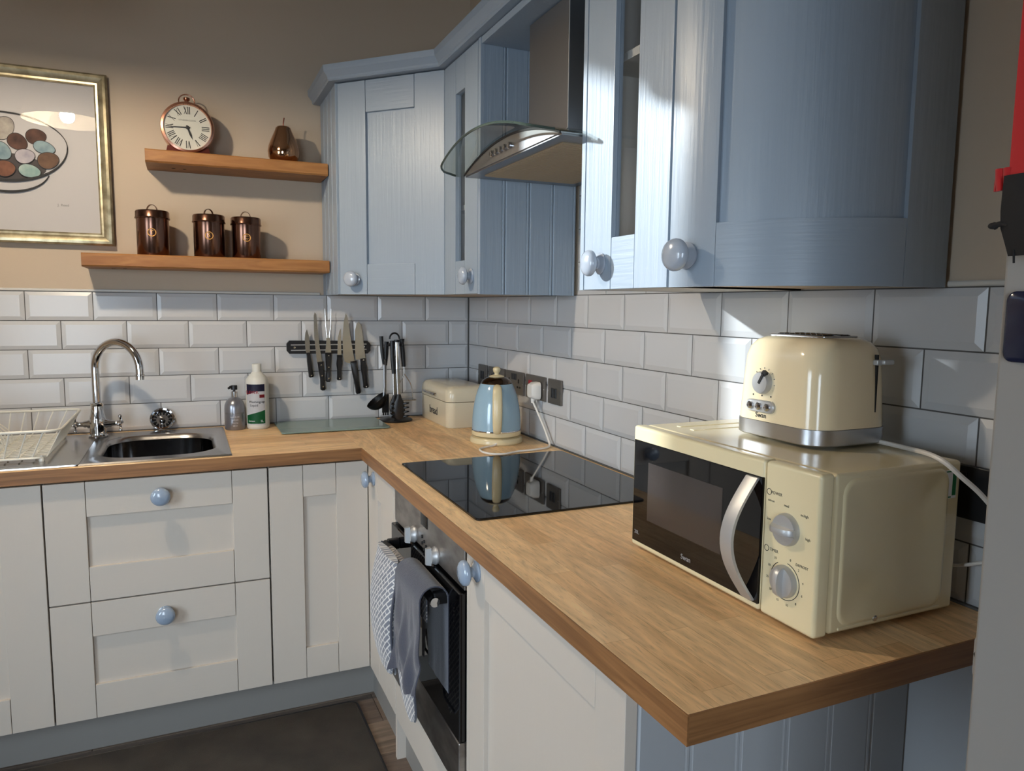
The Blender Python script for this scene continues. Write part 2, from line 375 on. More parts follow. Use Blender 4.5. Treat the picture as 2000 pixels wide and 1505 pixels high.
def window(name, x0, x1, y0, y1, z0, z1, ax):
    g = G(); t = .05
    if ax == 'y':
        g.box(x0, x0+t, y0, y1, z0, z1); g.box(x1-t, x1, y0, y1, z0, z1); g.box(x0, x1, y0, y1, z0, z0+t); g.box(x0, x1, y0, y1, z1-t, z1)
    else:
        g.box(x0, x1, y0, y0+t, z0, z1); g.box(x0, x1, y1-t, y1, z0, z1); g.box(x0, x1, y0, y1, z0, z0+t); g.box(x0, x1, y0, y1, z1-t, z1)
    o = struct(name, g, trim_m)
    g = G()
    if ax == 'y': g.box(x0+t, x1-t, (y0+y1)/2-.003, (y0+y1)/2+.003, z0+t, z1-t)
    else: g.box((x0+x1)/2-.003, (x0+x1)/2+.003, y0+t, y1-t, z0+t, z1-t)
    link('pane', g, pane_m, o, 0)
window('window_1', WX0, WX1, .10, .15, WZ0, WZ1, 'y')
window('window_3', RX0, RX1, YR-.09, YR-.04, RZ0, RZ1, 'y')
window('window_2', XL-.09, XL-.04, LY0, LY1, LZ0, LZ1, 'x')

# tiles ------------------------------------------------------------
ROW = .0998; TZ = 1.42
tile_cache = {}
def tile_mesh(w_, h):
    key = (round(w_, 4), round(h, 4))
    if key in tile_cache: return tile_cache[key]
    g = G(); b = min(.013, w_/3, h/3)
    rings = [[(0, 0, 0), (w_, 0, 0), (w_, h, 0), (0, h, 0)], [(0, 0, .0032), (w_, 0, .0032), (w_, h, .0032), (0, h, .0032)],
             [(b, b, .007), (w_-b, b, .007), (w_-b, h-b, .007), (b, h-b, .007)]]
    g.loft(rings, cap0=False)
    bmesh.ops.recalc_face_normals(g.bm, faces=g.bm.faces[:])
    me = bpy.data.meshes.new('tile'); g.bm.to_mesh(me); g.bm.free(); me.materials.append(tile_m)
    tile_cache[key] = me; return me
def tile_rows(wall, side, off, end, rows, lo=0.0):
    for r, zt, zb, rng in rows:
        o0 = off[r % 2]
        js = [0.0]+[o0+.202*k for k in range(-1, 20) if o0+.202*k > .02]
        for a, b in zip(js, js[1:]):
            a2, b2 = max(a, rng[0]), min(b, rng[1])
            if b2-a2 < .02: continue
            w_ = b2-a2-.0028; h = zt-zb-.0026
            o = bpy.data.objects.new('tile', tile_mesh(w_, h)); COL.objects.link(o); o.parent = wall
            if side == 'b':
                o.rotation_euler = (PI/2, 0, 0); o.location = (-b2+.0014, .0068, zb+.0013)
            else:
                o.rotation_euler = (PI/2, 0, -PI/2); o.location = (.0068, -a2-.0014, zb+.0013)
rows = [(j, TZ-ROW*j, TZ-ROW*(j+1) if j < 4 else ZW+.0015, (0, 2.26)) for j in range(5)]
tile_rows(wall_back, 'b', (.190, .088), 2.26, rows)
rowsr = [(j, a, b, (0, 2.75)) for j, a, b, _ in rows]
tile_rows(wall_right, 'r', (.2084, .1084), 2.75, rowsr)
tile_rows(wall_right, 'r', (.2084, .1084), 0, [(j, TZ-ROW*j, TZ-ROW*(j+1), (.95, 1.545)) for j in (-1, -2, -3, -4, -5, -6)])
g = G(); g.box(-2.262, .006, .0045, .0062, ZW-.02, TZ+.001); link('grout', g, grout_m, wall_back, 0)
g = G(); g.box(.0045, .0062, -2.752, .0045, ZW-.02, TZ+.001); g.box(.0045, .0062, -1.546, -.948, TZ+.001, 2.02); link('grout', g, grout_m, wall_right, 0)
g = G(); g.box(-2.262, -.62, -.001, .0065, TZ+.001, TZ+.010, .002, 1); struct('trim_1', g, trim_m)
g = G(); g.box(-.001, .0065, -2.752, -2.162, TZ+.001, TZ+.010, .002, 1); struct('trim_2', g, trim_m)
# dark joint between tiles and worktop
g = G(); g.box(-2.262, -.001, -.004, .004, ZW-.001, ZW+.0035); link('sealant', g, grout_m, wall_back, 0)
g = G(); g.box(-.004, .004, -2.31, -.004, ZW-.001, ZW+.0035); link('sealant', g, grout_m, wall_right, 0)

# ------------------------------------------------------------------ doors and knobs
KNOB = [(.0001, 0), (.022, 0), (.0225, .003), (.017, .006), (.0115, .009), (.0105, .014), (.0125, .018), (.022, .0205), (.0265, .0245), (.0268, .029), (.0245, .034), (.017, .0385), (.0001, .040)]
def knob(parent, pos, nrm, mt, sc=1.0):
    g = G(); g.lathe([(r*sc, h*sc) for r, h in KNOB], pos, nrm, 28); return link('knob', g, mt, parent, 40)
def frame_M(p0, u, n_):
    u = V3(u).normalized(); n_ = V3(n_).normalized(); mm = Matrix((u, n_, V3((0, 0, 1)))).transposed().to_4x4(); mm.translation = V3(p0); return mm
def shaker(parent, p0, u, nrm, w_, h, mv, mh, sw=.103, rt_=.102, rb=.102, kn=None, kmat=None, glass=False, name='door', th=.02, rec=.011, swl=None):
    sl = swl or sw
    M_ = frame_M(p0, u, nrm)
    g = G(); g.M = M_
    if glass:
        for a, b, c, d in ((sw-.004, sw+.001, rb, h-rt_), (w_-sw-.001, w_-sw+.004, rb, h-rt_), (sw, w_-sw, rb-.004, rb+.001), (sw, w_-sw, h-rt_-.001, h-rt_+.004)):
            g.box(a, b, -th+.002, -rec, c, d)
    else: g.box(sl-.01, w_-sw+.01, -th+.002, -rec, rb-.01, h-rt_+.01)
    d = link(name, g, mv, parent, 0)
    e = .0006
    for a, b in ((0, sl-e), (w_-sw+e, w_)):
        g = G(); g.M = M_; g.box(a, b, -th, 0, 0, h, .0016, 2); link('stile', g, mv, d, 30)
    for a, b in ((0, rb), (h-rt_, h)):
        g = G(); g.M = M_; g.box(sl+e, w_-sw-e, -th, -.0003, a, b, .0016, 2); link('rail', g, mh, d, 30)
    if glass:
        g = G(); g.M = M_; g.box(sw-.004, w_-sw+.004, -.014, -.011, rb-.004, h-rt_+.004); link('pane', g, pane_m, d, 0)
    if kn: knob(d, M_ @ V3((kn[0], 0, kn[1])), nrm, kmat)
    return d
def boards(parent, p0, u, nrm, w_, z0, z1, nb, mt, th=.018, name='board'):
    M_ = frame_M(p0, u, nrm); bw = w_/nb
    for i in range(nb):
        g = G(); g.M = M_; a, b = i*bw, (i+1)*bw; c = .0035
        pts = [(a+.0003, -th, z0), (b-.0003, -th, z0), (b-.0003, -c, z0), (b-c, 0, z0), (b-c*2.2, 0, z0), (b-c*2.8, -.0022, z0), (b-c*3.4, 0, z0), (a+c, 0, z0), (a+.0003, -c, z0)]
        g.prism(pts, (0, 0, z1-z0)); link(name, g, mt, parent, 30)

# ------------------------------------------------------------------ wall cabinets
UZ0, UZ1 = 1.42, 2.137
# corner
c = thing('corner_wall_cabinet', (-.3, -.3, UZ0), 'pale blue diagonal corner wall cabinet with plain panelled door and boarded left side', 'cabinet')
g = G(); g.prism([(-.588, -.002, UZ0+.002), (-.588, -.312, UZ0+.002), (-.312, -.602, UZ0+.002), (-.002, -.602, UZ0+.002), (-.002, -.002, UZ0+.002)], (0, 0, UZ1-UZ0-.004))
link('carcass', g, ply_m, c, 0)
boards(c, (-.608, -.002, 0), (0, -1, 0), (-1, 0, 0), .302, UZ0, UZ1+.002, 4, blue_m)
g = G(); g.box(-.612, -.594, -.326, -.305, UZ0, UZ1, .001, 1); link('corner_post', g, blue_m, c, 0)
dv = V3((.29, -.31, 0)).normalized(); dn = V3((-.31, -.29, 0)).normalized()
p0 = V3((-.6085, -.3265, UZ0))+dv*.006
shaker(c, p0, dv, dn, .414, UZ1-UZ0-.002, blue_m, blueh_m, .112, .104, .104, (.062, .053), wknob_m)
g = G(); q0 = V3((-.600, -.323, 0)); g.prism([q0+V3((0, 0, UZ0+.001)), q0+dn*.001+V3((0, 0, UZ0+.001)), q0+dv*.012+V3((0, 0, UZ0+.001)), q0+dv*.012-dn*.015+V3((0, 0, UZ0+.001))], (0, 0, UZ1-UZ0-.003)); link('edge_strip', g, ply_m, c, 0)

def glass_cab(label, y0, y1, zsh, knob_u):
    c = thing('glass_wall_cabinet', (-.16, (y0+y1)/2, UZ0), label, 'cabinet')
    a, b = y0-.001, y1+.001
    g = G(); g.box(-.298, -.002, b, b+.016, UZ0, UZ1); g.box(-.298, -.002, a-.016, a, UZ0, UZ1)
    g.box(-.298, -.002, b, a, UZ0, UZ0+.016); g.box(-.298, -.002, b, a, UZ1-.016, UZ1); g.box(-.012, -.002, b, a, UZ0, UZ1)
    link('carcass', g, carc_m, c, 0)
    g = G(); g.box(-.29, -.014, b+.017, a-.017, zsh-.016, zsh); link('shelf', g, carc_m, c, 0)
    shaker(c, (-.32, y0-.002, UZ0), (0, -1, 0), (-1, 0, 0), y0-y1-.004, UZ1-UZ0-.002, blue_m, blueh_m, .107, .103, .103, (knob_u, .053), wknob_m, glass=True)
    return c
c = glass_cab('narrow glazed pale blue wall cabinet between corner cabinet and cooker hood', -.628, -.928, 1.70, .250)
boards(c, (-.318, -.9475, 0), (1, 0, 0), (0, -1, 0), .314, UZ0-.002, UZ1, 4, blue_m)
g = G(); g.box(-.3205, -.306, -.9478, -.931, UZ0-.002, UZ1, .001, 1); link('front_post', g, blue_m, c, 0)
c = glass_cab('glazed pale blue wall cabinet right of the cooker hood', -1.56, -1.862, 1.886, .068)
g = G(); g.box(-.32, -.002, -1.559, -1.544, UZ0, UZ1); link('side_panel', g, blue_m, c, 0)
# curved end cabinet
c = thing('curved_wall_cabinet', (-.14, -2.0, UZ0), 'pale blue wall cabinet with curved convex end door', 'cabinet')
YC = -1.8655
def ell(t, off=0):
    a, b = .32, .297
    p = V3((-a*math.cos(t), YC-b*math.sin(t), 0)); nn = V3((-math.cos(t)/a, -math.sin(t)/b, 0)).normalized()
    return p+nn*off, nn
def arc_slab(t0, t1, z0, z1, o0, o1, n=14):
    g = G(); rings = []
    for i in range(n+1):
        t = t0+(t1-t0)*i/n; a, _ = ell(t, o0); b, _ = ell(t, o1)
        rings.append([V3((a.x, a.y, z0)), V3((b.x, b.y, z0)), V3((b.x, b.y, z1)), V3((a.x, a.y, z1))])
    g.loft(rings); return g
TA, TB = .345, 1.30
g = G(); pts = [ell(PI/2*i/16, -.021)[0] for i in range(17)]
g.prism([V3((-.002, YC-.001, UZ0+.003))]+[V3((min(p.x, -.002), min(p.y, YC-.001), UZ0+.003)) for p in pts], (0, 0, UZ1-UZ0-.005)); link('carcass', g, ply_m, c, 0)
d = link('door', arc_slab(TA-.03, TB+.03, UZ0+.09, UZ1-.09, -.018, -.009, 24), blue_m, c, 35)
link('stile', arc_slab(.006, TA, UZ0, UZ1-.002, -.02, 0, 10), blue_m, d, 35)
link('stile', arc_slab(TB, PI/2-.012, UZ0, UZ1-.002, -.02, 0, 8), blue_m, d, 35)
link('rail', arc_slab(TA+.002, TB-.002, UZ0, UZ0+.104, -.02, -.0003, 20), blueh_m, d, 35)
link('rail', arc_slab(TA+.002, TB-.002, UZ1-.104, UZ1-.002, -.02, -.0003, 20), blueh_m, d, 35)
p, nn = ell(.155, 0); knob(d, (p.x, p.y, UZ0+.053), nn, wknob_m, 1.04)
# bridging panel over the hood
g = G(); g.box(-.318, -.002, -1.543, -.949, 2.118, 2.137, .001, 1)
tag(link('bridging_panel', g, blue_m, None, 0), 'pale blue shelf panel bridging the gap above the cooker hood chimney', 'panel')
# cornice, swept along the front of all wall cabinets
def cornice_ring(p, dirn):
    d_ = V3(dirn); o = V3(p)
    return [o+V3((0, 0, 2.139)), o+d_*.022+V3((0, 0, 2.139)), o+d_*.026+V3((0, 0, 2.143)), o+d_*.026+V3((0, 0, 2.150)), o+d_*.040+V3((0, 0, 2.168)), o+d_*.042+V3((0, 0, 2.187)), o-d_*.03+V3((0, 0, 2.187)), o-d_*.03+V3((0, 0, 2.139))]
path = [((-.612, -.004, 0), (-1, 0, 0)), ((-.612, -.326, 0), None), ((-.32, -.634, 0), None), ((-.32, YC, 0), (-1, 0, 0))]
d1 = V3((-1, 0, 0)); d2 = dn; 
def mit(a, b): 
    s_ = (a+b); return s_/(s_.dot(a))
rings = [cornice_ring(path[0][0], d1), cornice_ring(path[1][0], mit(d1, d2)), cornice_ring(path[2][0], mit(d2, d1)), cornice_ring(path[3][0], d1)]
for i in range(1, 13):
    p, nn = ell(PI/2*i/12*.985); rings.append(cornice_ring((p.x, p.y, 0), nn))
g = G(); g.loft(rings); tag(link('cornice', g, blueh_m, None, 20), 'pale blue moulded cornice running along the tops of the wall cabinets', 'cornice')

# ------------------------------------------------------------------ cooker hood
h = thing('cooker_hood', (-.2, -1.245, 1.75), 'steel chimney cooker hood with arched glass canopy', 'cooker hood')
def az(y): return 1.8005-.0485*((y+1.245)/.293)**2
ys = [-.952-.586*i/24 for i in range(25)]
g = G(); rings = []
for y in ys: rings.append([V3((-.37, y, 1.7495)), V3((-.37, y, az(y))), V3((-.01, y, az(y))), V3((-.01, y, 1.7495))])
g.loft(rings); link('body', g, steel_m, h, 30)
g = G(); g.box(-.366, -.012, -1.536, -.954, 1.7455, 1.7494); link('bottom_frame', g, MATS['hood_steel'], h, 0)
g = G(); g.box(-.332, -.05, -1.476, -1.014, 1.7425, 1.7454)
for i in range(46): y = -1.470+i*.01; g.box(-.328, -.054, y, y+.004, 1.7412, 1.7426)
link('filter', g, filter_m, h, 0)
g = G(); rings = []
yy = [-.937-.616*i/40 for i in range(41)]
def gx(y):
    e = min(abs(y+.937), abs(y+1.553)); R = .055
    x = -.458+.012*((y+1.245)/.3)**2
    if e < R: x += R-math.sqrt(max(R*R-(R-e)**2, 0))
    return x
for y in yy: rings.append([V3((gx(y), y, az(y)+.0012)), V3((gx(y), y, az(y)+.0072)), V3((-.006, y, az(y)+.0072)), V3((-.006, y, az(y)+.0012))])
g.loft(rings); gc = link('glass_canopy', g, hoodglass_m, h, 30)
g = G(); g.tube([V3((gx(y)-.0006, y, az(y)+.0042)) for y in yy], .0031, 6); link('glass_edge', g, hoodedge_m, gc)
g = G(); rings = []
for y in ys: rings.append([V3((-.3722, y, az(y)-.004)), V3((-.3722, y, az(y)+.001)), V3((-.369, y, az(y)+.001)), V3((-.369, y, az(y)-.004))])
g.loft(rings); link('trim_strip', g, black_m, h, 0)
for i in range(5):
    y = -1.165-i*.028; g = G(); g.lathe([(.0085, 0), (.0085, .006), (.007, .008), (.0001, .0082)], (-.37, y, 1.772), (-1, 0, 0), 12); link('button', g, chrome_m, h)
g = G(); g.box(-.2555, -.02, -1.355, -1.135, 1.80, 2.115, .0012, 1); ch = link('chimney', g, steeld_m, h, 0)
g = G(); g.box(-.2562, -.2545, -1.3562, -1.3535, 1.81, 2.115); link('corner_seam', g, silver_m, ch, 0)

# ------------------------------------------------------------------ base units
BZ0, BZ1 = .168, .876
def carcass(parent, x0, x1, y0, y1, mt=carc_m, front=None):
    g = G(); t = .016
    g.box(x0, x0+t, y0, y1, BZ0, BZ1); g.box(x1-t, x1, y0, y1, BZ0, BZ1); g.box(x0, x1, y0, y1, BZ0, BZ0+t)
    g.box(x0, x1, y0, y0+t, BZ0, BZ1) if front == 'x' else g.box(x0, x1, y1-t, y1, BZ0, BZ1)
    if front == 'x': g.box(x0, x1, y1-t, y1, BZ0, BZ1)
    return link('carcass', g, mt, parent, 0)
U = V3((1, 0, 0)); NB = V3((0, -1, 0))
c = thing('base_cabinet', (-1.79, -.3, ZF), 'cream base cabinet with tall panelled door under the draining board, left of the drawers', 'cabinet')
carcass(c, -2.09, -1.4915, -.578, -.01)
shaker(c, (-2.089, -.60, BZ0), U, NB, .5965, BZ1-BZ0, cream_m, creamh_m)
c = thing('drawer_cabinet', (-1.19, -.3, ZF), 'cream base unit with two deep drawers under the sink', 'cabinet')
carcass(c, -1.4895, -.8905, -.578, -.01)
shaker(c, (-1.4885, -.60, .5235), U, NB, .597, BZ1-.5235, cream_m, creamh_m, kn=(.2965, .297), kmat=bknob_m, name='drawer_front')
shaker(c, (-1.4885, -.60, BZ0), U, NB, .597, .5195-BZ0, cream_m, creamh_m, kn=(.2965, .290), kmat=bknob_m, name='drawer_front')
c = thing('corner_base_cabinet', (-.6, -.5, ZF), 'cream corner base cabinet with two door leaves meeting in the inner corner', 'cabinet')
g = G(); t = .016; g.box(-.8885, -.8725, -.578, -.01, BZ0, BZ1); g.box(-.8885, -.01, -.026, -.01, BZ0, BZ1); g.box(-.555, -.01, -.92, -.904, BZ0, BZ1); g.box(-.8885, -.56, -.578, -.01, BZ0, BZ0+t); link('carcass', g, carc_m, c, 0)
shaker(c, (-.8865, -.60, BZ0), U, NB, .310, BZ1-BZ0, cream_m, creamh_m)
shaker(c, (-.575, -.6015, BZ0), (0, -1, 0), (-1, 0, 0), .321, BZ1-BZ0, cream_m, creamh_m, .10, kn=(.078, BZ1-BZ0-.044), kmat=bknob_m, swl=.128)
g = G(); g.box(-.574, -.51, -.941, -.924, ZF, BZ1); link('end_panel', g, cream_m, c, 0)
# oven housing
c = thing('oven_housing', (-.3, -1.23, ZF), 'cream built-under oven housing with plain drawer panel below the oven', 'cabinet')
g = G(); g.box(-.573, -.01, -1.545, -1.527, ZF+.12, BZ1); link('side_panel', g, cream_m, c, 0)
g = G(); g.box(-.575, -.555, -1.524, -.944, .165, .292, .002, 2); link('drawer_front', g, creamh_m, c, 30)
g = G(); g.box(-.555, -.04, -1.526, -.943, .29, .306); link('floor_board', g, carc_m, c, 0)
# oven
ov = thing('oven', (-.3, -1.2345, .306), 'built-in oven with steel control panel and black glass door', 'oven')
g = G(); g.box(-.56, -.06, -1.522, -.947, .308, .872); link('housing', g, black_m, ov, 0)
g = G(); g.box(-.577, -.559, -1.522, -.947, .772, .874, .0015, 1); cp = link('control_panel', g, ovsteel_m, ov, 0)
g = G(); g.box(-.5783, -.576, -1.257, -1.203, .832, .864); link('display', g, blackg_m, cp, 0)
for y in (-1.148, -1.328):
    g = G(); g.lathe([(.0001, 0), (.021, 0), (.022, .004), (.019, .010), (.0185, .016), (.0001, .017)], (-.577, y, .789), (-1, 0, 0), 24)
    g.loft([[V3((-.592, y+sy*(.0075-.0015*k), .789+sz*(.0215-.001*k))) + V3((-k*.006, 0, 0)) for sy, sz in ((1, -1), (1, 1), (-1, 1), (-1, -1))] for k in (0, 1, 2)])
    link('control_knob', g, silver_m, cp, 40)
for dy, dz in ((0, .004), (.016, -.004), (-.016, -.004), (.018, .012), (0, -.016)):
    g = G(); g.lathe([(.0001, 0), (.0045, 0), (.004, .003), (.0001, .0032)], (-.577, -1.232+dy, .790+dz), (-1, 0, 0), 10); link('button', g, black_m, cp)
g = G(); g.box(-.588, -.561, -1.521, -.948, .424, .766, .002, 1); od = link('door', g, blackg_m, ov, 0)
g = G(); g.box(-.5885, -.561, -1.521, -.948, .309, .4225, .002, 1); link('steel_strip', g, ovsteel_m, od, 0)
hb = smooth_path([(-.622, -1.015, .728), (-.622, -1.235, .728), (-.622, -1.449, .728)], 4)
g = G(); g.tube(hb, .0105, 14); link('handle', g, black_m, od)
g = G(); g.lathe([(.0108, 0), (.0112, .002), (.0108, .008), (.0001, .009)], (-.622, -1.449, .728), (0, -1, 0), 16); link('handle_end', g, chrome_m, od)
for y in (-1.03, -1.436):
    g = G(); g.box(-.620, -.588, y-.009, y+.009, .716, .744, .002, 1); link('handle_bracket', g, black_m, od)
# end base cabinet
c = thing('base_cabinet', (-.3, -1.85, ZF), 'cream base cabinet with panelled door and boarded end under the worktop corner by the microwave', 'cabinet')
g = G(); g.box(-.553, -.01, -1.563, -1.547, BZ0, BZ1); g.box(-.553, -.01, -2.134, -2.118, BZ0, BZ1); g.box(-.553, -.01, -2.13, -1.55, BZ0, BZ0+.016); link('carcass', g, carc_m, c, 0)
shaker(c, (-.575, -1.5495, BZ0), (0, -1, 0), (-1, 0, 0), .603, BZ1-BZ0, cream_m, creamh_m, .082, .082, .082, kn=(.042, BZ1-BZ0-.036), kmat=bknob_m)
boards(c, (-.554, -2.1545, 0), (1, 0, 0), (0, -1, 0), .551, ZF+.005, BZ1, 6, panel_m)
# plinths
g = G(); g.box(-2.6, -.545, -.53, -.512, ZF, .166, .001, 1); tag(link('plinth', g, plinth_m, None, 0), 'grey green plinth board under the sink run of cabinets', 'plinth')
g = G(); g.box(-.548, -.53, -.922, -.5115, ZF, .166); g.box(-.548, -.53, -2.13, -.943, ZF, .163, .001, 1); tag(link('plinth', g, plinth_m, None, 0), 'grey green plinth board under the oven run of cabinets', 'plinth')

g = G(); g.box(-.012, .0055, -2.64, -2.1555, ZF, ZW-.0385); struct('trim_3', g, panel_m)
# ------------------------------------------------------------------ worktop
wt = thing('worktop', (-.6, -.6, ZW-.038), 'L shaped oak stave worktop with square edges', 'worktop')
zt, zb = ZW, ZW-.038
BX0, BX1, BY0, BY1 = -1.372, -1.022, -.535, -.118   # sink cut-out
g = G(); a = .003
g.box(-2.26, BX0, -.6142, -.001, zb, zt); g.box(BX1, -.5976, -.6142, -.001, zb, zt); g.box(BX0, BX1, -.6142, BY0, zb, zt); g.box(BX0, BX1, BY1, -.001, zb, zt)
link('sink_run', g, wood_x, wt, 0)
g = G(); g.box(-.5972, -.001, -2.3142, -.001, zb, zt); link('hob_run', g, wood_y, wt, 0)
g = G(); g.box(-2.26, -.5965, -.6165, -.6142, zb, zt-.0004); link('edging', g, edge_x, wt, 0)
g = G(); g.box(-.5995, -.5972, -2.3165, -.6165, zb, zt-.0004); link('edging', g, edge_y, wt, 0)
g = G(); g.box(-.5972, -.001, -2.3165, -2.3142, zb, zt-.0004); link('edging', g, edge_x, wt, 0)

# ------------------------------------------------------------------ hob
hb = thing('hob', (-.29, -1.21, ZW), 'black glass four zone hob set flush into the worktop', 'hob')
g = G(); g.loft([rrect(-.285, -1.213, .263, .306, .012, z) for z in (ZW+.0006, ZW+.0042)]+[rrect(-.285, -1.213, .2615, .3045, .011, ZW+.0052)]); link('glass_plate', g, blackg_m, hb, 30)

# ------------------------------------------------------------------ sink
sk = thing('sink', (-1.45, -.32, ZW), 'stainless steel inset sink with bowl and ribbed draining board', 'sink')
zs = ZW+.0045
g = G()
ro = lambda hx, hy, r, z: rrect(-1.197, -.3245, hx, hy, r, z, 8)
def bowl(hx, hy, r, z): return rrect(-1.197, -.326, hx, hy, r, z, 8)
outer0 = rrect(-1.197, -.3235, .207, .272, .004, ZW+.0008, 8); outer1 = rrect(-1.197, -.3235, .204, .269, .004, zs+.001, 8); outer2 = rrect(-1.197, -.3235, .196, .261, .004, zs-.0012, 8)
g.loft([outer0, outer1, outer2, bowl(.172, .206, .115, zs-.0015), bowl(.167, .201, .11, zs-.004), bowl(.161, .195, .105, zs-.014), bowl(.159, .193, .104, zs-.018)], cap0=False, cap1=False)
link('bowl_surround', g, sink_m, sk, 40)
g = G(); g.loft([bowl(.159, .193, .104, zs-.018), bowl(.153, .187, .10, zs-.15), bowl(.135, .169, .09, zs-.185), bowl(.05, .06, .045, zs-.192)], cap0=False); link('bowl', g, bowl_shaded_m, sk, 40)
g = G()
def drain(u, v):
    x = -2.03+u*(-1.398+2.03); v = .0 if v < .001 else (1.0 if v > .999 else (.0012 if v < .012 else (.9988 if v > .988 else v))); y = -.5945+v*(.5415)
    e = min(u*.62, v*.536, (1-v)*.536)
    ridge = 0
    if .06 < v < .90 and u < .86: ridge = .0022*math.sin((v-.06)/.84*PI*2*11)*min(1, (u_ := (.86-u)/.08))*1.0
    rim = .0002 if e < .007 else (-.0004)
    z = zs+(rim if e < .014 else ridge-.0004)
    if u > .985: z = zs+.0014
    if e <= .0001 and not u > .99: z = ZW+.0008
    return V3((x, y, z))
g.grid(drain, 60, 110); link('drainer', g, sink_m, sk, 40)
g = G(); g.lathe([(.0001, .001), (.037, .001), (.041, .004), (.040, .0055), (.02, .003), (.0001, .003)], (-1.197, -.326, zs-.193), (0, 0, 1), 24); link('waste', g, chrome_m, sk)
# tap
tp = thing('mixer_tap', (-1.394, -.11, zs), 'chrome swan neck mixer tap with cross handles behind the sink', 'tap')
tx, ty = -1.394, -.11
g = G(); g.lathe([(.0001, 0), (.030, 0), (.031, .004), (.026, .008), (.025, .014), (.0255, .03), (.027, .05), (.025, .066), (.020, .085), (.0185, .105), (.0205, .108), (.0205, .116), (.016, .119), (.0001, .119)], (tx, ty, zs), (0, 0, 1), 28); link('body', g, chrome_m, tp)
dirn = V3((.143, -.112, 0)).normalized(); R = .0895
pts = [V3((tx, ty, zs+.112+i*.02)) for i in range(7)]; zc = pts[-1].z+.004
for i in range(21):
    a = PI*i/20*1.0; pts.append(V3((tx, ty, zc))+dirn*(R-R*math.cos(a))+V3((0, 0, R*math.sin(a))))
pts.append(pts[-1]+V3((0, 0, -.022)))
g = G(); g.tube(pts, .0128, 16); link('spout', g, chrome_m, tp)
e = pts[-1]; g = G(); g.lathe([(.0128, 0), (.0155, .001), (.0155, .004), (.0132, .006), (.0138, .018), (.011, .019), (.0001, .012)], e+V3((0, 0, .006)), (0, 0, -1), 18); link('aerator', g, chrome_m, tp)
for s_ in (-1, 1):
    ax = V3((s_, -.10 if s_ > 0 else .10, .0)).normalized(); o = V3((tx, ty, zs+.044))
    g = G(); g.lathe([(.018, .012), (.0155, .028), (.0125, .033), (.0125, .040), (.009, .045), (.0085, .058), (.0105, .061), (.0105, .072), (.0001, .076)], o, ax, 18)
    hub = o+ax*.069
    for dv2 in (V3((0, 0, 1)), V3((0, 0, -1)), ax.cross(V3((0, 0, 1))), -ax.cross(V3((0, 0, 1)))):
        g.tube([hub, hub+dv2*.012, hub+dv2*.019], [.0042, .0038, .0042], 8); g.ball(hub+dv2*.024, .0065, 10, 6)
    link('cross_handle', g, chrome_m, tp)
# basket strainer leaning at the tiles
o = V3((-1.197, -.041, zs+.003)); ax = V3((0, -.90, .42)).normalized()
st = thing('sink_strainer', (o.x, o.y, zs), 'round chrome basket strainer leaning on the tiles behind the sink', 'strainer')
up_ = V3((0, .42, .90)).normalized(); o = o+up_*.0385
g = G(); g.lathe([(.028, -.012), (.031, -.004), (.036, 0), (.0405, .001), (.0415, .0035), (.0395, .005), (.034, .003), (.030, -.006), (.027, -.010), (.0001, -.010)], o, ax, 28); link('basket', g, chrome_m, st)
g = G(); g.lathe([(.006, -.012), (.005, .004), (.010, .007), (.010, .012), (.0001, .014)], o, ax, 14); link('knob', g, chrome_m, st)
g = G(); rx_ = ax.cross(up_)
for i in range(14):
    a = 2*PI*i/14; dd = rx_*math.cos(a)+up_*math.sin(a); g.tube([o+dd*.021-ax*.0075, o+dd*.029-ax*.004], .0028, 6)
link('slots', g, dark_m, st)

# ------------------------------------------------------------------ dish rack
rk = thing('dish_rack', (-1.7, -.29, zs), 'cream wire dish rack on the draining board', 'dish rack')
X1t, X1b, X0t, X0b = -1.447, -1.488, -1.96, -1.92; YFt, YFb, YBt, YBb = -.535, -.515, -.065, -.085; ZT, ZB = 1.018, zs+.012
def rr3(x0, x1, y0, y1, z, r): return rrect((x0+x1)/2, (y0+y1)/2, (x1-x0)/2, (y1-y0)/2, r, z, 5)
g = G(); g.tube(rr3(X0t, X1t, YFt, YBt, ZT, .035), .0042, 8, True); link('rim', g, wire_m, rk)
g = G(); g.tube(rr3(X0b, X1b, YFb, YBb, ZB, .03), .003, 8, True); link('base_ring', g, wire_m, rk)
g = G()
for i in range(12):
    t = (i+.6)/12.6; xt, xb = X0t+(X1t-X0t)*t, X0b+(X1b-X0b)*t
    g.tube([(xt, YFt, ZT), (xb, YFb, ZB), (xb, YBb, ZB), (xt, YBt, ZT)], .0023, 6)
for i in range(17):
    t = (i+.7)/17.4; yt, yb = YFt+(YBt-YFt)*t, YFb+(YBb-YFb)*t
    g.tube([(X1t, yt, ZT), (X1b, yb, ZB), (X0b, yb, ZB), (X0t, yt, ZT)], .0022, 6)
link('wires', g, wire_m, rk)
g = G()
for i in range(9):
    yb = -.46+i*.034; x0 = -1.72
    g.tube([(x0+.095*math.cos(PI*k/12), yb, ZB+.075*math.sin(PI*k/12)) for k in range(13)], .002, 6)
link('plate_loops', g, wire_m, rk)
for x, y in ((-1.50, -.505), (-1.50, -.095), (-1.90, -.505), (-1.90, -.095)):
    g = G(); g.lathe([(.0001, 0), (.007, 0), (.008, .003), (.0055, .012), (.004, .018), (.0001, .018)], (x, y, zs), (0, 0, 1), 10); link('foot', g, wire_m, rk)

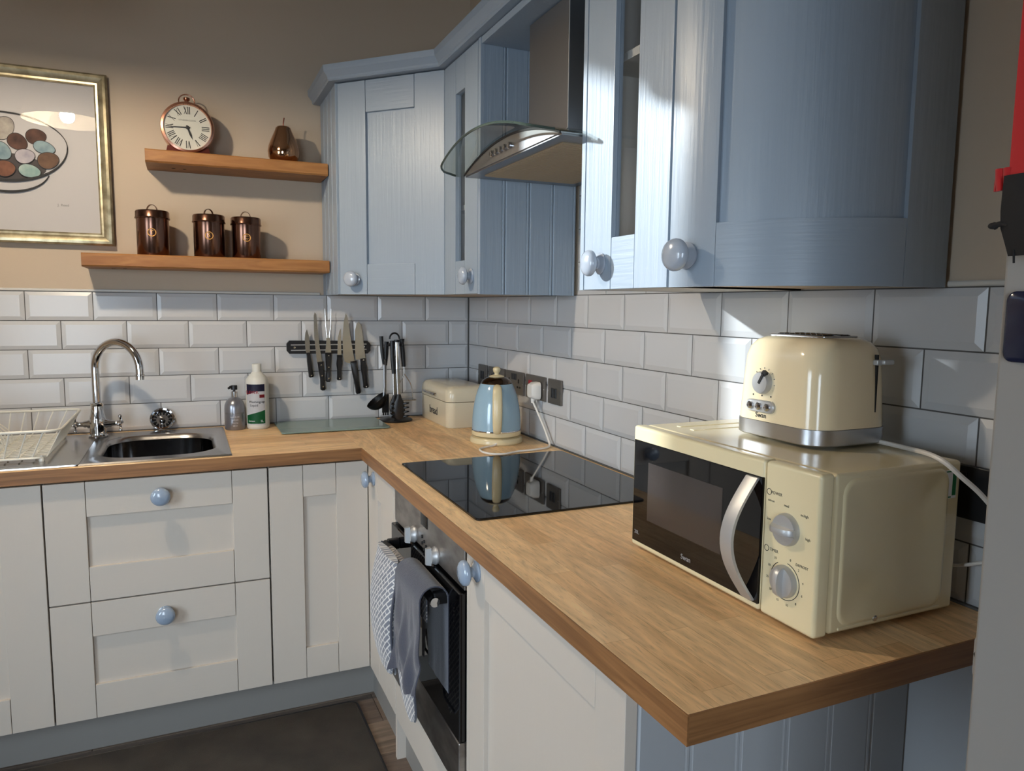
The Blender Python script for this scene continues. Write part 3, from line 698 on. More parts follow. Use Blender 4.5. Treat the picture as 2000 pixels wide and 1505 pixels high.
# ------------------------------------------------------------------ bottles
b = thing('soap_dispenser', (-.952, -.085, ZW), 'grey hand soap bottle with black pump beside the sink', 'bottle')
bx, by = -.952, -.085
g = G(); g.lathe([(.0001, 0), (.034, 0), (.0365, .004), (.0365, .078), (.035, .092), (.029, .106), (.020, .115), (.0125, .119), (.0001, .119)], (bx, by, ZW), (0, 0, 1), 30); bb = link('body', g, soap_m, b)
g = G(); g.lathe([(.0105, .118), (.0115, .119), (.0115, .139), (.010, .141), (.0001, .141)], (bx, by, ZW), (0, 0, 1), 18); link('collar', g, chrome_m, b)
g = G(); g.lathe([(.0045, .141), (.0045, .146), (.0115, .147), (.0115, .161), (.0105, .163), (.0001, .163)], (bx, by, ZW), (0, 0, 1), 14); g.tube([(bx, by, ZW+.158), (bx-.014, by-.006, ZW+.157), (bx-.021, by-.009, ZW+.152)], [.006, .005, .004], 8); link('pump', g, black_m, b)
def cyl_text(parent, name, body, size, cx_, cy_, R, zc, mt, face, align='CENTER'):
    f0 = math.atan2(face[1], face[0])
    def wp(co):
        a = f0+co.x/R; rr = R+.0005+co.z; return V3((cx_+rr*math.cos(a), cy_+rr*math.sin(a), zc+co.y))
    g = G(); g.text(body, size, (0, 0, 0), (1, 0, 0), (0, 1, 0), .0002, align, wp); return link(name, g, mt, parent, 0)
face = (-.155, -2.87)
cyl_text(b, 'lettering', 'BAYLIS & HARDING', .0088, bx, by, .0366, ZW+.062, ink2_m, face)
for k, tx_ in enumerate(('lemon & mint', 'hand wash', 'cleansing', '500 ml')):
    cyl_text(b, 'lettering', tx_, .0055, bx, by, .0366, ZW+.050-k*.011, labw_m, face)
b = thing('washing_up_bottle', (-.8715, -.09, ZW), 'tall white washing up liquid bottle with green and navy label', 'bottle')
bx, by = -.8715, -.09; Rb = .0405
g = G(); g.lathe([(.0001, 0), (.036, 0), (.0395, .004), (.0405, .012), (.0405, .172), (.0395, .182), (.033, .194), (.022, .205), (.0155, .213), (.0001, .213)], (bx, by, ZW), (0, 0, 1), 36); link('body', g, bottle_m, b)
g = G(); g.lathe([(.0165, .212), (.0165, .239), (.0155, .241), (.0001, .241)], (bx, by, ZW), (0, 0, 1), 24); link('cap', g, bottle_m, b)
f0 = math.atan2(-2.87, -.235)-.18
def label_patch(name, a0, a1, zl, zh, mt, off, n=14):
    def fn(u, v):
        a = f0+(a0+(a1-a0)*u)/Rb; z0, z1 = zl(u), zh(u)
        return V3((bx+(Rb+off)*math.cos(a), by+(Rb+off)*math.sin(a), ZW+z0+(z1-z0)*v))
    g = G(); g.grid(fn, n, 1); bmesh.ops.solidify(g.bm, geom=g.bm.faces[:], thickness=.0002); return link(name, g, mt, b, 0)
label_patch('label', -.038, .034, lambda u: .018, lambda u: .168, labw_m, .0003)
label_patch('label', -.038, .034, lambda u: .142+.000*u if u > .5 else .128+.022*u, lambda u: .168, navy_m, .0007)
label_patch('label', -.038, .034, lambda u: .022, lambda u: .052+.020*u, green_m, .0007)
label_patch('label', .014, .033, lambda u: .118, lambda u: .130, redp_m, .0007)
def lt(body, size, a, z, mt, align='CENTER'):
    def wp(co):
        an = f0+(a+co.x)/Rb; rr = Rb+.0012+co.z; return V3((bx+rr*math.cos(an), by+rr*math.sin(an), ZW+z+co.y))
    g = G(); g.text(body, size, (0, 0, 0), (1, 0, 0), (0, 1, 0), .0002, align, wp); link('lettering', g, mt, b, 0)
lt('CLEVER', .016, -.016, .138, redp_m); lt('Washing-up', .012, .004, .103, ink_m); lt('Liquid', .012, -.006, .090, ink_m); lt('Lemon', .009, -.016, .032, labw_m); lt('1L', .012, .021, .031, labw_m)

# ------------------------------------------------------------------ glass board
gb = thing('chopping_board', (-.61, -.145, ZW), 'frosted green glass chopping board lying on the worktop below the knives', 'board')
g = G(); g.loft([rrect(-.611, -.145, .197, .133, .012, z) for z in (ZW+.0032, ZW+.0072)]); link('glass_sheet', g, glassb_m, gb, 30)
for sx in (-1, 1):
    for sy in (-1, 1):
        g = G(); g.lathe([(.0001, 0), (.006, 0), (.006, .0031), (.0001, .0031)], (-.611+sx*.17, -.145+sy*.105, ZW), (0, 0, 1), 10); link('foot', g, white_m, gb)

# ------------------------------------------------------------------ knife rack
kr = thing('knife_rack', (-.59, -.012, 1.21), 'black magnetic knife rack on the tiles holding a row of knives', 'knife rack')
def slant(x): return 1.2205-(x+.753)*.004/.323
g = G(); pts = [(-.753, -.0015, 1.205), (-.743, -.0015, 1.193), (-.44, -.0015, 1.189), (-.428, -.0015, 1.201), (-.428, -.0015, 1.228), (-.44, -.0015, 1.240), (-.743, -.0015, 1.244), (-.753, -.0015, 1.232)]
g.prism(pts, (0, -.016, 0)); link('bar', g, black_m, kr, 0)
for dz in (-.0105, .0105):
    g = G(); g.box(-.738, -.444, -.0195, -.0176, 1.2168+dz-.002, 1.2168+dz+.002); link('magnet_strip', g, steel_m, kr, 0)
for x in (-.725, -.455):
    g = G(); g.lathe([(.005, 0), (.0045, .0015), (.0001, .002)], (x, -.0176, 1.217), (0, -1, 0), 10); link('screw', g, chrome_m, kr)
YK = -.0215
def knife(label, blade, handle, rivets, bolster=None, name='kitchen_knife', tines=None):
    cx_ = sum(p[0] for p in handle)/len(handle); zmin = min(p[1] for p in handle)
    k = thing(name, (cx_, YK, zmin), label, 'knife' if name == 'kitchen_knife' else 'fork', 'knives on the magnetic rack')
    g = G(); g.prism([(x, YK, z) for x, z in blade], (0, -.0018, 0))
    if tines:
        for tpts in tines: g.tube([(x, YK-.001, z) for x, z in tpts], [.0022]*(len(tpts)-1)+[.0008], 6)
    link('blade', g, blade_m, k, 0)
    g = G(); hh = [(x, z) for x, z in handle]
    mx, mz = cx_, sum(p[1] for p in hh)/len(hh)
    def sc(f_, yy): return [V3((mx+(x-mx)*f_, yy, mz+(z-mz)*(1-(1-f_)*.3))) for x, z in hh]
    g.loft([sc(.7, YK+.006), sc(1, YK+.003), sc(1, YK-.006), sc(.7, YK-.010)]); link('handle', g, black_m, k, 40)
    for x, z in rivets:
        g = G(); g.lathe([(.003, 0), (.0026, .001), (.0001, .0012)], (x, YK-.0098, z), (0, -1, 0), 8); link('rivet', g, chrome_m, k)
    return k
def hand(x0, z0, x1, z1, w0, w1, bulge=1.15, hook=0):
    a, b_ = V3((x0, 0, z0)), V3((x1, 0, z1)); d_ = (b_-a); n_ = V3((-d_.z, 0, d_.x)).normalized(); out = []
    prof = [(0, w0), (.12, w0*.92), (.35, w0*bulge), (.6, w1*1.02), (.85, w1), (.96, w1*1.1), (1.0, w1*.7)]
    L = [a+d_*t+n_*w_ for t, w_ in prof]; Rr = [a+d_*t-n_*(w_+(hook if t > .8 and t < .99 else 0)) for t, w_ in prof][::-1]
    return [(p.x, p.z) for p in L+Rr]
knife('small paring knife with black handle, leftmost on the knife rack', [(-.677, 1.288), (-.671, 1.265), (-.667, 1.235), (-.6675, 1.193), (-.680, 1.193), (-.684, 1.205), (-.686, 1.25), (-.683, 1.275)], hand(-.674, 1.197, -.664, 1.100, .0075, .0085), [(-.665, 1.108)])
knife('long bread knife with riveted black handle on the knife rack', [(-.646, 1.354), (-.640, 1.345), (-.637, 1.30), (-.630, 1.22), (-.621, 1.158), (-.640, 1.156), (-.643, 1.18), (-.650, 1.26), (-.650, 1.34)], hand(-.629, 1.160, -.618, 1.047, .011, .0075, .85, .003), [(-.6265, 1.148), (-.624, 1.106), (-.6205, 1.062)])
knife('two pronged carving fork with riveted black handle on the knife rack', [(-.6025, 1.262), (-.590, 1.262), (-.588, 1.235), (-.585, 1.192), (-.609, 1.192), (-.604, 1.235)], hand(-.597, 1.196, -.5985, 1.080, .012, .0075, .8, .003), [(-.597, 1.184), (-.5975, 1.138), (-.598, 1.094)], name='carving_fork', tines=[[(-.600, 1.255), (-.605, 1.30), (-.607, 1.367)], [(-.592, 1.255), (-.586, 1.30), (-.583, 1.367)]])
knife('short utility knife with smooth black handle in the middle of the knife rack', [(-.546, 1.291), (-.546, 1.24), (-.546, 1.183), (-.561, 1.183), (-.561, 1.20), (-.559, 1.25), (-.552, 1.28)], hand(-.554, 1.186, -.556, 1.085, .0095, .008), [(-.556, 1.093)])
knife('large broad chef knife with plain black handle on the knife rack', [(-.5265, 1.350), (-.519, 1.335), (-.5105, 1.27), (-.4985, 1.19), (-.494, 1.158), (-.510, 1.150), (-.533, 1.158), (-.539, 1.18), (-.540, 1.25), (-.534, 1.32)], hand(-.499, 1.160, -.480, 1.028, .0125, .009, .92), [])
knife('wide cook knife with steel capped black handle, rightmost on the knife rack', [(-.476, 1.318), (-.467, 1.305), (-.462, 1.28), (-.455, 1.22), (-.450, 1.168), (-.466, 1.164), (-.489, 1.166), (-.491, 1.20), (-.490, 1.28), (-.484, 1.308)], hand(-.461, 1.170, -.449, 1.050, .0105, .0095), [(-.459, 1.164), (-.4495, 1.056)])

# ------------------------------------------------------------------ utensils on a carousel
UX, UY = -.347, -.095
uc = thing('utensil_carousel', (UX, UY, ZW), 'black utensil stand with ring handle and round foot in the worktop corner', 'utensil stand')
g = G(); g.lathe([(.0001, 0), (.066, 0), (.068, .003), (.064, .008), (.02, .013), (.010, .02), (.0001, .02)], (UX, UY, ZW), (0, 0, 1), 32); link('base', g, black_m, uc)
g = G(); g.tube([(UX, UY, ZW+.012), (UX, UY, ZW+.322)], .007, 12); link('pole', g, black_m, uc)
g = G(); g.lathe([(.0001, .300), (.030, .300), (.032, .306), (.028, .312), (.0001, .316)], (UX, UY, ZW), (0, 0, 1), 20); link('hanger_ring', g, black_m, uc)
g = G(); g.tube([(UX-.003+.020*math.cos(PI*i/14), UY-.005, ZW+.328+.024*math.sin(PI*i/14)) for i in range(15)], .0035, 8); link('ring_handle', g, black_m, uc)
def utensil(name, label, x, y, parts):
    t = thing(name, (x, y, ZW+.03), label, 'utensil', 'utensils on the stand')
    for nm, g_, mt in parts: link(nm, g_, mt, t)
def bar(pts, w_, d_, n_=8):
    g = G(); rings = []
    for (x, y, z), ww in zip(pts, w_ if isinstance(w_, list) else [w_]*len(pts)):
        rings.append([V3((x+ww*math.cos(2*PI*i/10), y+d_*math.sin(2*PI*i/10), z)) for i in range(10)])
    return g.loft(rings)
# ladle
gl_ = G(); o = V3((-.428, -.105, 1.012)); 
rings = []
for i in range(7):
    a = PI/2*i/6; rr = max(.045*math.sin(PI/2-a+.0001), .001); rings.append([o+V3((-.012, 0, 0))*0+V3((rr*math.cos(2*PI*j/20), rr*math.sin(2*PI*j/20), -.04*math.sin(a))) for j in range(20)])
Rm = Matrix.Translation(o) @ Matrix.Rotation(math.radians(-38), 4, 'Y') @ Matrix.Translation(-o)
gl_.M = Rm; gl_.loft(rings, cap0=False); bmesh.ops.solidify(gl_.bm, geom=gl_.bm.faces[:], thickness=.0015)
utensil('ladle', 'black soup ladle hanging leftmost on the utensil stand', -.41, -.10, [('bowl', gl_, black_m), ('stem', bar([(-.396, -.103, 1.01), (-.392, -.103, 1.06), (-.392, -.103, 1.17)], .0055, .003), MATS['hood_steel']), ('handle', bar([(-.396, -.103, 1.150), (-.401, -.103, 1.20), (-.404, -.103, 1.262)], [.004, .0075, .008], .006), black_m)])
gs = G(); gs.box(-.400, -.372, -.090, -.086, .955, 1.03, .001, 1)
for i in range(3): gs.box(-.397+i*.009, -.392+i*.009, -.0905, -.0855, .945, .956)
utensil('slotted_turner', 'narrow black turner between the ladle and the steel handled utensil', -.386, -.09, [('blade', gs, black_m), ('stem', bar([(-.386, -.088, 1.02), (-.384, -.088, 1.15)], .005, .003), steel_m), ('handle', bar([(-.384, -.088, 1.145), (-.382, -.088, 1.19), (-.379, -.088, 1.240)], [.006, .010, .009], .006), black_m)])
gs = G(); rings = []
for z, ww in ((.945, .004), (.955, .018), (.975, .023), (1.0, .020), (1.02, .010), (1.03, .006)): rings.append([V3((-.360+ww*math.cos(2*PI*i/14), -.130+.006*math.sin(2*PI*i/14)-.006*(1-abs(z-.98)/.05), z)) for i in range(14)])
gs.loft(rings)
utensil('serving_spoon', 'black serving spoon with black handle beside the steel handled utensil', -.36, -.13, [('bowl', gs, black_m), ('stem', bar([(-.360, -.130, 1.02), (-.361, -.130, 1.13)], .0065, .003), blade_m), ('handle', bar([(-.361, -.130, 1.115), (-.364, -.130, 1.17), (-.366, -.130, 1.245)], [.009, .011, .010], .006), black_m)])
gs = G(); rings = []
for z, ww in ((.935, .010), (.945, .022), (.97, .026), (1.0, .022), (1.02, .012), (1.035, .008)): rings.append([V3((-.348+ww*math.cos(2*PI*i/14), -.150+.008*math.sin(2*PI*i/14), z)) for i in range(14)])
gs.loft(rings)
for i in range(4):
    for s_ in (-1, 1): gs.tube([(-.348+s_*.018, -.150, .945+i*.017), (-.348+s_*.031, -.156, .948+i*.017), (-.348+s_*.036, -.166, .950+i*.017)], [.005, .004, .003], 7)
utensil('spaghetti_server', 'black toothed spaghetti server with steel sleeve handle at front of the stand', -.348, -.15, [('head', gs, black_m), ('stem', bar([(-.348, -.150, 1.03), (-.352, -.150, 1.14)], .0075, .003), blade_m), ('handle', bar([(-.352, -.150, 1.136), (-.353, -.150, 1.19), (-.354, -.150, 1.240)], [.010, .0105, .010], .007), chrome_m), ('end_cap', bar([(-.354, -.150, 1.240), (-.354, -.150, 1.250)], .0105, .007), black_m)])
gs = G(); mxx, myy = -.300, -.085
gs.tube(smooth_path([(mxx-.010, myy, 1.140), (mxx-.008, myy, 1.11), (mxx-.028, myy, 1.065), (mxx-.030, myy, 1.008)], 5), .0022, 6)
gs.tube(smooth_path([(mxx-.008, myy, 1.140), (mxx-.006, myy, 1.11), (mxx+.020, myy, 1.065), (mxx+.028, myy, 1.008)], 5), .0022, 6)
gs.box(mxx-.034, mxx+.034, myy-.030, myy+.030, 1.003, 1.007, .001, 1)
utensil('potato_masher', 'wire potato masher with black handle, rightmost on the utensil stand', mxx, myy, [('wire_head', gs, blade_m), ('handle', bar([(mxx-.009, myy, 1.138), (mxx-.012, myy, 1.19), (mxx-.016, myy, 1.235), (mxx-.016, myy, 1.250)], [.0085, .0095, .009, .011], .008), black_m)])

# ------------------------------------------------------------------ bread bin
bb = thing('bread_bin', (-.131, -.193, ZW), 'cream enamel bread bin with lettering and chrome handle in the corner', 'bread bin')
bc = lambda hx, hy, r, z: rrect(-.131, -.193, hx, hy, r, z, 7)
g = G(); g.loft([bc(.086, .174, .03, ZW+.001), bc(.088, .176, .031, ZW+.005), bc(.088, .177, .032, 1.020)]); link('body', g, bread_m, bb, 35)
g = G(); g.loft([bc(.089, .178, .033, 1.0225), bc(.090, .179, .034, 1.026), bc(.0895, .1785, .034, 1.052), bc(.086, .175, .034, 1.067), bc(.077, .166, .034, 1.077), bc(.062, .150, .03, 1.081)]); lid = link('lid', g, bread_m, bb, 50)
g = G(); g.tube(smooth_path([(-.219, -.090, 1.040), (-.228, -.095, 1.040), (-.229, -.165, 1.040), (-.228, -.232, 1.040), (-.219, -.237, 1.040)], 5), .005, 8); link('handle', g, chrome_m, lid)
g = G(); g.text('bread', .044, (-.2195, -.196, .972), (0, -1, 0), (0, 0, 1), .0004); link('lettering', g, ink_m, bb, 0)

# ------------------------------------------------------------------ kettle
KX, KY = -.1465, -.667
k = thing('kettle', (KX, KY, ZW), 'pale blue retro kettle with cream handle, knob, power base and white cord', 'kettle')
g = G(); g.lathe([(.0001, .0), (.086, .0), (.0895, .004), (.0895, .014), (.086, .020), (.078, .023), (.0001, .023)], (KX, KY, ZW), (0, 0, 1), 48); kb = link('power_base', g, kcream_m, k)
g = G(); g.lathe([(.0001, .0238), (.076, .0238), (.0835, .028), (.0845, .032), (.0845, .042), (.0001, .042)], (KX, KY, ZW), (0, 0, 1), 48); link('lower_ring', g, kcream_m, k)
g = G(); g.lathe([(.0845, .0420), (.0852, .0435), (.0845, .0465), (.0001, .0465)], (KX, KY, ZW), (0, 0, 1), 48); link('steel_band', g, chrome_m, k)
g = G(); g.lathe([(.0001, .0465), (.0835, .0466), (.0835, .06), (.0825, .085), (.080, .11), (.076, .135), (.0705, .16), (.064, .18), (.0575, .195), (.0535, .201), (.0001, .201)], (KX, KY, ZW), (0, 0, 1), 48); link('body', g, kettle_m, k, 45)
g = G(); g.lathe([(.0001, .2012), (.0525, .2012), (.0535, .204), (.048, .212), (.036, .220), (.026, .2235), (.0001, .2235)], (KX, KY, ZW), (0, 0, 1), 40); lid = link('lid', g, mat('kettle_lid', (96, 82, 70), .14, 1), k)
g = G(); g.lathe([(.026, .2237), (.0265, .226), (.018, .229), (.0085, .231), (.0075, .236), (.0115, .241), (.0135, .2475), (.012, .2535), (.006, .2575), (.0001, .258)], (KX, KY, ZW), (0, 0, 1), 24); link('knob', g, kcream_m, lid)
kd = V3((-.36, -.933, 0)).normalized(); K0 = V3((KX, KY, ZW))
hp = smooth_path([K0+kd*.055+V3((0, 0, .188)), K0+kd*.075+V3((0, 0, .196)), K0+kd*.098+V3((0, 0, .188)), K0+kd*.110+V3((0, 0, .160)), K0+kd*.116+V3((0, 0, .115)), K0+kd*.113+V3((0, 0, .075)), K0+kd*.102+V3((0, 0, .052)), K0+kd*.080+V3((0, 0, .052))], 5)
g = G(); sd = kd.cross(V3((0, 0, 1))); rings = []
for i, p in enumerate(hp):
    a = hp[max(i-1, 0)]; b_ = hp[min(i+1, len(hp)-1)]; t = (b_-a).normalized(); nn = sd.cross(t).normalized(); f_ = i/len(hp)
    ww = .0145-.002*math.cos(f_*2*PI); rings.append([p+sd*ww*math.cos(2*PI*j/14)+nn*.009*math.sin(2*PI*j/14) for j in range(14)])
g.loft(rings); link('handle', g, kcream_m, k, 50)
sp = -kd; g = G()
rings = []
for u, ww, zt_, zb_ in ((.050, .026, .196, .150), (.066, .018, .198, .160), (.082, .010, .201, .183)):
    c0 = K0+sp*u; rings.append([c0+sd*ww+V3((0, 0, zt_)), c0-sd*ww+V3((0, 0, zt_)), c0-sd*ww*.6+V3((0, 0, zb_)), c0+sd*ww*.6+V3((0, 0, zb_))])
g.loft(rings); link('spout', g, kettle_m, k, 40)
cz = ZW+.0042
cord = smooth_path([K0+kd*.086+V3((0, 0, .010)), (-.192, -.752, cz), (-.222, -.766, cz), (-.249, -.783, cz), (-.262, -.812, cz), (-.262, -.852, cz), (-.240, -.884, cz), (-.205, -.890, cz), (-.165, -.872, cz), (-.115, -.866, cz), (-.065, -.858, cz), (-.032, -.838, cz), (-.020, -.822, cz+.006), (-.020, -.805, .955), (-.021, -.772, .99), (-.026, -.738, 1.03), (-.032, -.714, 1.062)], 6)
g = G(); g.tube(cord, .0034, 8); link('cord', g, white_m, kb)
g = G()
pc = V3((-.0, -.712, 1.098))
g.loft([[V3((-.0125, pc.y+.026*q.x, pc.z+.030*q.y)) for q in rrect(0, 0, 1, 1, .45, 0, 4)], [V3((-.030, pc.y+.025*q.x, pc.z+.029*q.y)) for q in rrect(0, 0, 1, 1, .45, 0, 4)], [V3((-.044, pc.y+.018*q.x, pc.z+.022*q.y)) for q in rrect(0, 0, 1, 1, .45, 0, 4)]])
g.tube([(-.030, -.712, 1.072), (-.032, -.713, 1.056)], [.008, .0055], 10); link('plug', g, white_m, kb, 40)

# ------------------------------------------------------------------ wall sockets
def plate(name, label, y0, y1, z0, z1, cat='socket'):
    t = thing(name, (-.001, (y0+y1)/2, z0), label, cat, 'steel sockets and switches on the right wall')
    g = G(); g.box(-.0085, -.0005, y1, y0, z0, z1, .002, 2); link('plate', g, socket_m, t, 30)
    for y in (y0-.006, y1+.006):
        g = G(); g.lathe([(.003, 0), (.0025, .0008), (.0001, .001)], (-.0085, y, (z0+z1)/2), (-1, 0, 0), 8); link('screw', g, chrome_m, t)
    return t
def bits(t, name, items, mt):
    for y, z, hy, hz in items:
        g = G(); g.box(-.0108, -.0075, y-hy, y+hy, z-hz, z+hz, .0008, 1); link(name, g, mt, t, 0)
SZ0, SZ1 = 1.064, 1.1465; zc = (SZ0+SZ1)/2
t = plate('light_switch', 'single steel rocker switch plate nearest the room corner, left of the kettle', -.140, -.232, SZ0, SZ1, 'switch'); bits(t, 'rocker', [(-.176, zc, .007, .016), (-.196, zc, .007, .016)], black_m)
def outlet(t, y, rock=black_m):
    bits(t, 'pin_hole', [(y, zc+.008, .003, .0075), (y+.010, zc-.014, .0045, .0035), (y-.010, zc-.014, .0045, .0035)], blackg_m)
t = plate('wall_socket', 'steel double socket partly hidden behind the kettle lid', -.252, -.410, SZ0, SZ1); outlet(t, -.290); outlet(t, -.372); bits(t, 'rocker', [(-.318, zc+.024, .008, .010), (-.344, zc+.024, .008, .010)], black_m)
t = plate('wall_socket', 'steel double socket with black switches, right of the kettle lid', -.426, -.584, SZ0, SZ1); outlet(t, -.460); outlet(t, -.545); bits(t, 'rocker', [(-.492, zc+.022, .010, .011), (-.514, zc+.022, .010, .011)], black_m)
t = plate('cooker_switch', 'steel switch plate with red rocker and the kettle plug in it', -.604, -.757, SZ0, SZ1); outlet(t, -.694); bits(t, 'red_rocker', [(-.645, zc+.004, .013, .018)], red_m)
t = plate('light_switch', 'single steel plate with two black rockers, rightmost of the row above the hob', -.780, -.874, SZ0, SZ1, 'switch'); bits(t, 'rocker', [(-.815, zc-.004, .007, .016), (-.836, zc-.004, .007, .016)], black_m)
t = thing('wall_socket', (-.001, -2.25, 1.06), 'black double socket behind the microwave', 'socket')
g = G(); g.box(-.012, -.0005, -2.325, -2.178, 1.062, 1.146, .003, 2); link('plate', g, black_m, t, 30)
for y in (-2.215, -2.288):
    g = G(); g.box(-.014, -.011, y-.012, y+.012, 1.118, 1.136, .001, 1); link('rocker', g, blackg_m, t)

# ------------------------------------------------------------------ microwave
MX0, MX1, MY0, MY1, MZ0, MZ1 = -.330, -.045, -1.785, -2.240, .930, 1.160
mw = thing('microwave', (-.19, -2.01, ZW), 'cream microwave oven with black glass door and two silver dials', 'microwave')
g = G(); g.box(-.302, MX1, MY1, MY0, MZ0, MZ1, .006, 3); hs = link('housing', g, creamap_m, mw, 40)
# pressed side panel
cy_s, cz_s = -.1805, 1.0455
def sring(hx, hz, r, y): return [V3((cy_s+q.x, y, cz_s+q.y)) for q in rrect(0, 0, hx, hz, r, 0, 6)]
g = G(); g.loft([sring(.108, .106, .022, MY1+.0005), sring(.106, .104, .022, MY1-.0018), sring(.1015, .0995, .02, MY1-.0022), sring(.097, .095, .018, MY1-.0006), sring(.02, .02, .008, MY1-.0005)]); link('pressed_panel', g, creamap_m, hs, 60)
g = G(); g.box(-.285, -.075, MY1-.0016, MY1+.001, .9305+.004, .9305+.0085, .0008, 1); link('lower_rib', g, creamap_m, hs)
g = G(); g.lathe([(.005, 0), (.0045, .002), (.0001, .003)], (-.213, MY1-.0004, .9435-.002), (0, -1, 0), 12); link('screw', g, chrome_m, hs)
g = G(); g.box(-.081, -.057, MY1-.0012, MY1+.001, 1.104, 1.147); stk = link('sticker', g, labw_m, hs, 0)
g = G(); g.box(-.066, -.058, MY1-.0015, MY1-.0010, 1.108, 1.143); g.box(-.080, -.068, MY1-.0015, MY1-.0010, 1.105, 1.107); g.box(-.080, -.068, MY1-.0015, MY1-.0010, 1.144, 1.146); link('sticker_print', g, green_m, hs, 0)
# top ridges
for i, y in enumerate((-1.83, -1.87)):
    g = G(); g.box(-.26, -.07, y-.006, y+.006, MZ1-.001, MZ1+.0012, .001, 2); link('top_rib', g, creamap_m, hs)
# door
g = G(); g.box(MX0, -.303, -2.1325, MY0, MZ0-.002, MZ1+.001, .006, 3); md = link('door', g, creamap_m, mw, 40)
g = G(); g.box(MX0-.0012, MX0+.004, -2.1318, MY0-.0055, .9385, 1.1345, .001, 1); link('glass', g, blackg_m, md, 0)
g = G(); g.box(MX0-.0016, MX0-.0008, -2.045, -1.838, .988, 1.098, .0003, 1); link('window', g, mwwin_m, md, 0)
g = G(); rings = []
for i in range(25):
    t_ = i/24; z = .942+.190*t_; b_ = math.sin(PI*t_); x = MX0-.0025-.042*b_; yc = -2.112+.004*b_
    hw = .0125
    rings.append([V3((x-.002, yc+hw, z)), V3((x-.004, yc, z)), V3((x-.002, yc-hw, z)), V3((x+.003, yc-hw, z)), V3((x+.003, yc+hw, z))])
g.loft(rings); link('handle', g, silver_m, md, 40)
g = G(); g.text('Swan', .013, (MX0-.0014, -1.957, .9535), (0, -1, 0), (0, 0, 1), .0002); link('lettering', g, mwtxt_m, md, 0)
g = G(); g.text('20L', .010, (MX0-.0014, -1.806, .957), (0, -1, 0), (0, 0, 1), .0002); link('lettering', g, mwtxt_m, md, 0)
# control panel
g = G(); g.box(MX0, -.303, MY1, -2.1345, MZ0-.002, MZ1+.001, .006, 3); cp = link('control_panel', g, creamap_m, mw, 40)
for zk, tilt in ((1.070, PI/2*1.0), (.9935, 0.0)):
    yk = -2.1835; g = G(); g.lathe([(.0001, 0), (.0235, 0), (.0235, .004), (.0215, .009), (.0001, .011)], (MX0, yk, zk), (-1, 0, 0), 32)
    L = .022; du = V3((0, math.sin(tilt), math.cos(tilt))); dw = V3((0, math.cos(tilt), -math.sin(tilt))); oo = V3((MX0, yk, zk)); rings = []
    for i in range(9):
        s_ = -1+2*i/8; hh = .011+.011*math.sqrt(max(1-s_*s_, 0)); ww = .0062
        c0 = oo+du*L*s_
        rings.append([c0+dw*ww+V3((-.008, 0, 0)), c0+dw*ww*.7+V3((-hh+.001, 0, 0)), c0+V3((-hh, 0, 0)), c0-dw*ww*.7+V3((-hh+.001, 0, 0)), c0-dw*ww+V3((-.008, 0, 0))])
    g.loft(rings); link('dial', g, silver_m, cp, 40)
def pt(body, size, y, z): g = G(); g.text(body, size, (MX0-.0001, y, z), (0, -1, 0), (0, 0, 1), .0001); link('lettering', g, ink_m, cp, 0)
pt('POWER', .0062, -2.160, 1.1165); pt('low', .0055, -2.147, 1.076); pt('defrost', .0045, -2.150, 1.104); pt('med', .0055, -2.180, 1.1035); pt('m.high', .0055, -2.214, 1.0975); pt('high', .0055, -2.222, 1.066)
pt('TIMER', .0062, -2.160, 1.0315); pt('DEFROST', .0055, -2.214, 1.0245)
for i, t_ in enumerate(('0', '2', '4', '6', '8', '10', '15', '20', '25', '30', '35')):
    a = math.radians(15+i*31); pt(t_, .005, -2.1835-.0345*math.sin(a), .9935+.0345*math.cos(a))
g = G(); g.tube([(MX0-.0001, -2.1835-.0275*math.sin(math.radians(8+i*8)), .9935+.0275*math.cos(math.radians(8+i*8))) for i in range(41)], .0006, 4); link('dial_line', g, ink_m, cp)
g = G(); g.tube([(MX0-.0001, -2.145-.0045*math.sin(2*PI*i/14), 1.1165+.0045*math.cos(2*PI*i/14)) for i in range(14)], .0005, 4, True); g.tube([(MX0-.0001, -2.145-.0045*math.sin(2*PI*i/14), 1.0315+.0045*math.cos(2*PI*i/14)) for i in range(14)], .0005, 4, True); link('dial_icon', g, ink_m, cp)
for x in (-.29, -.085):
    for y in (-1.83, -2.20):
        g = G(); g.lathe([(.0001, 0), (.011, 0), (.012, .0085), (.0001, .0085)], (x, y, ZW), (0, 0, 1), 12); link('foot', g, black_m, mw)
g = G(); g.tube(smooth_path([(-.044, -2.18, 1.0), (-.020, -2.21, .985), (-.013, -2.25, .998), (-.018, -2.30, 1.03), (-.013, -2.305, 1.075)], 6), .0028, 8); link('cord', g, white_m, mw)

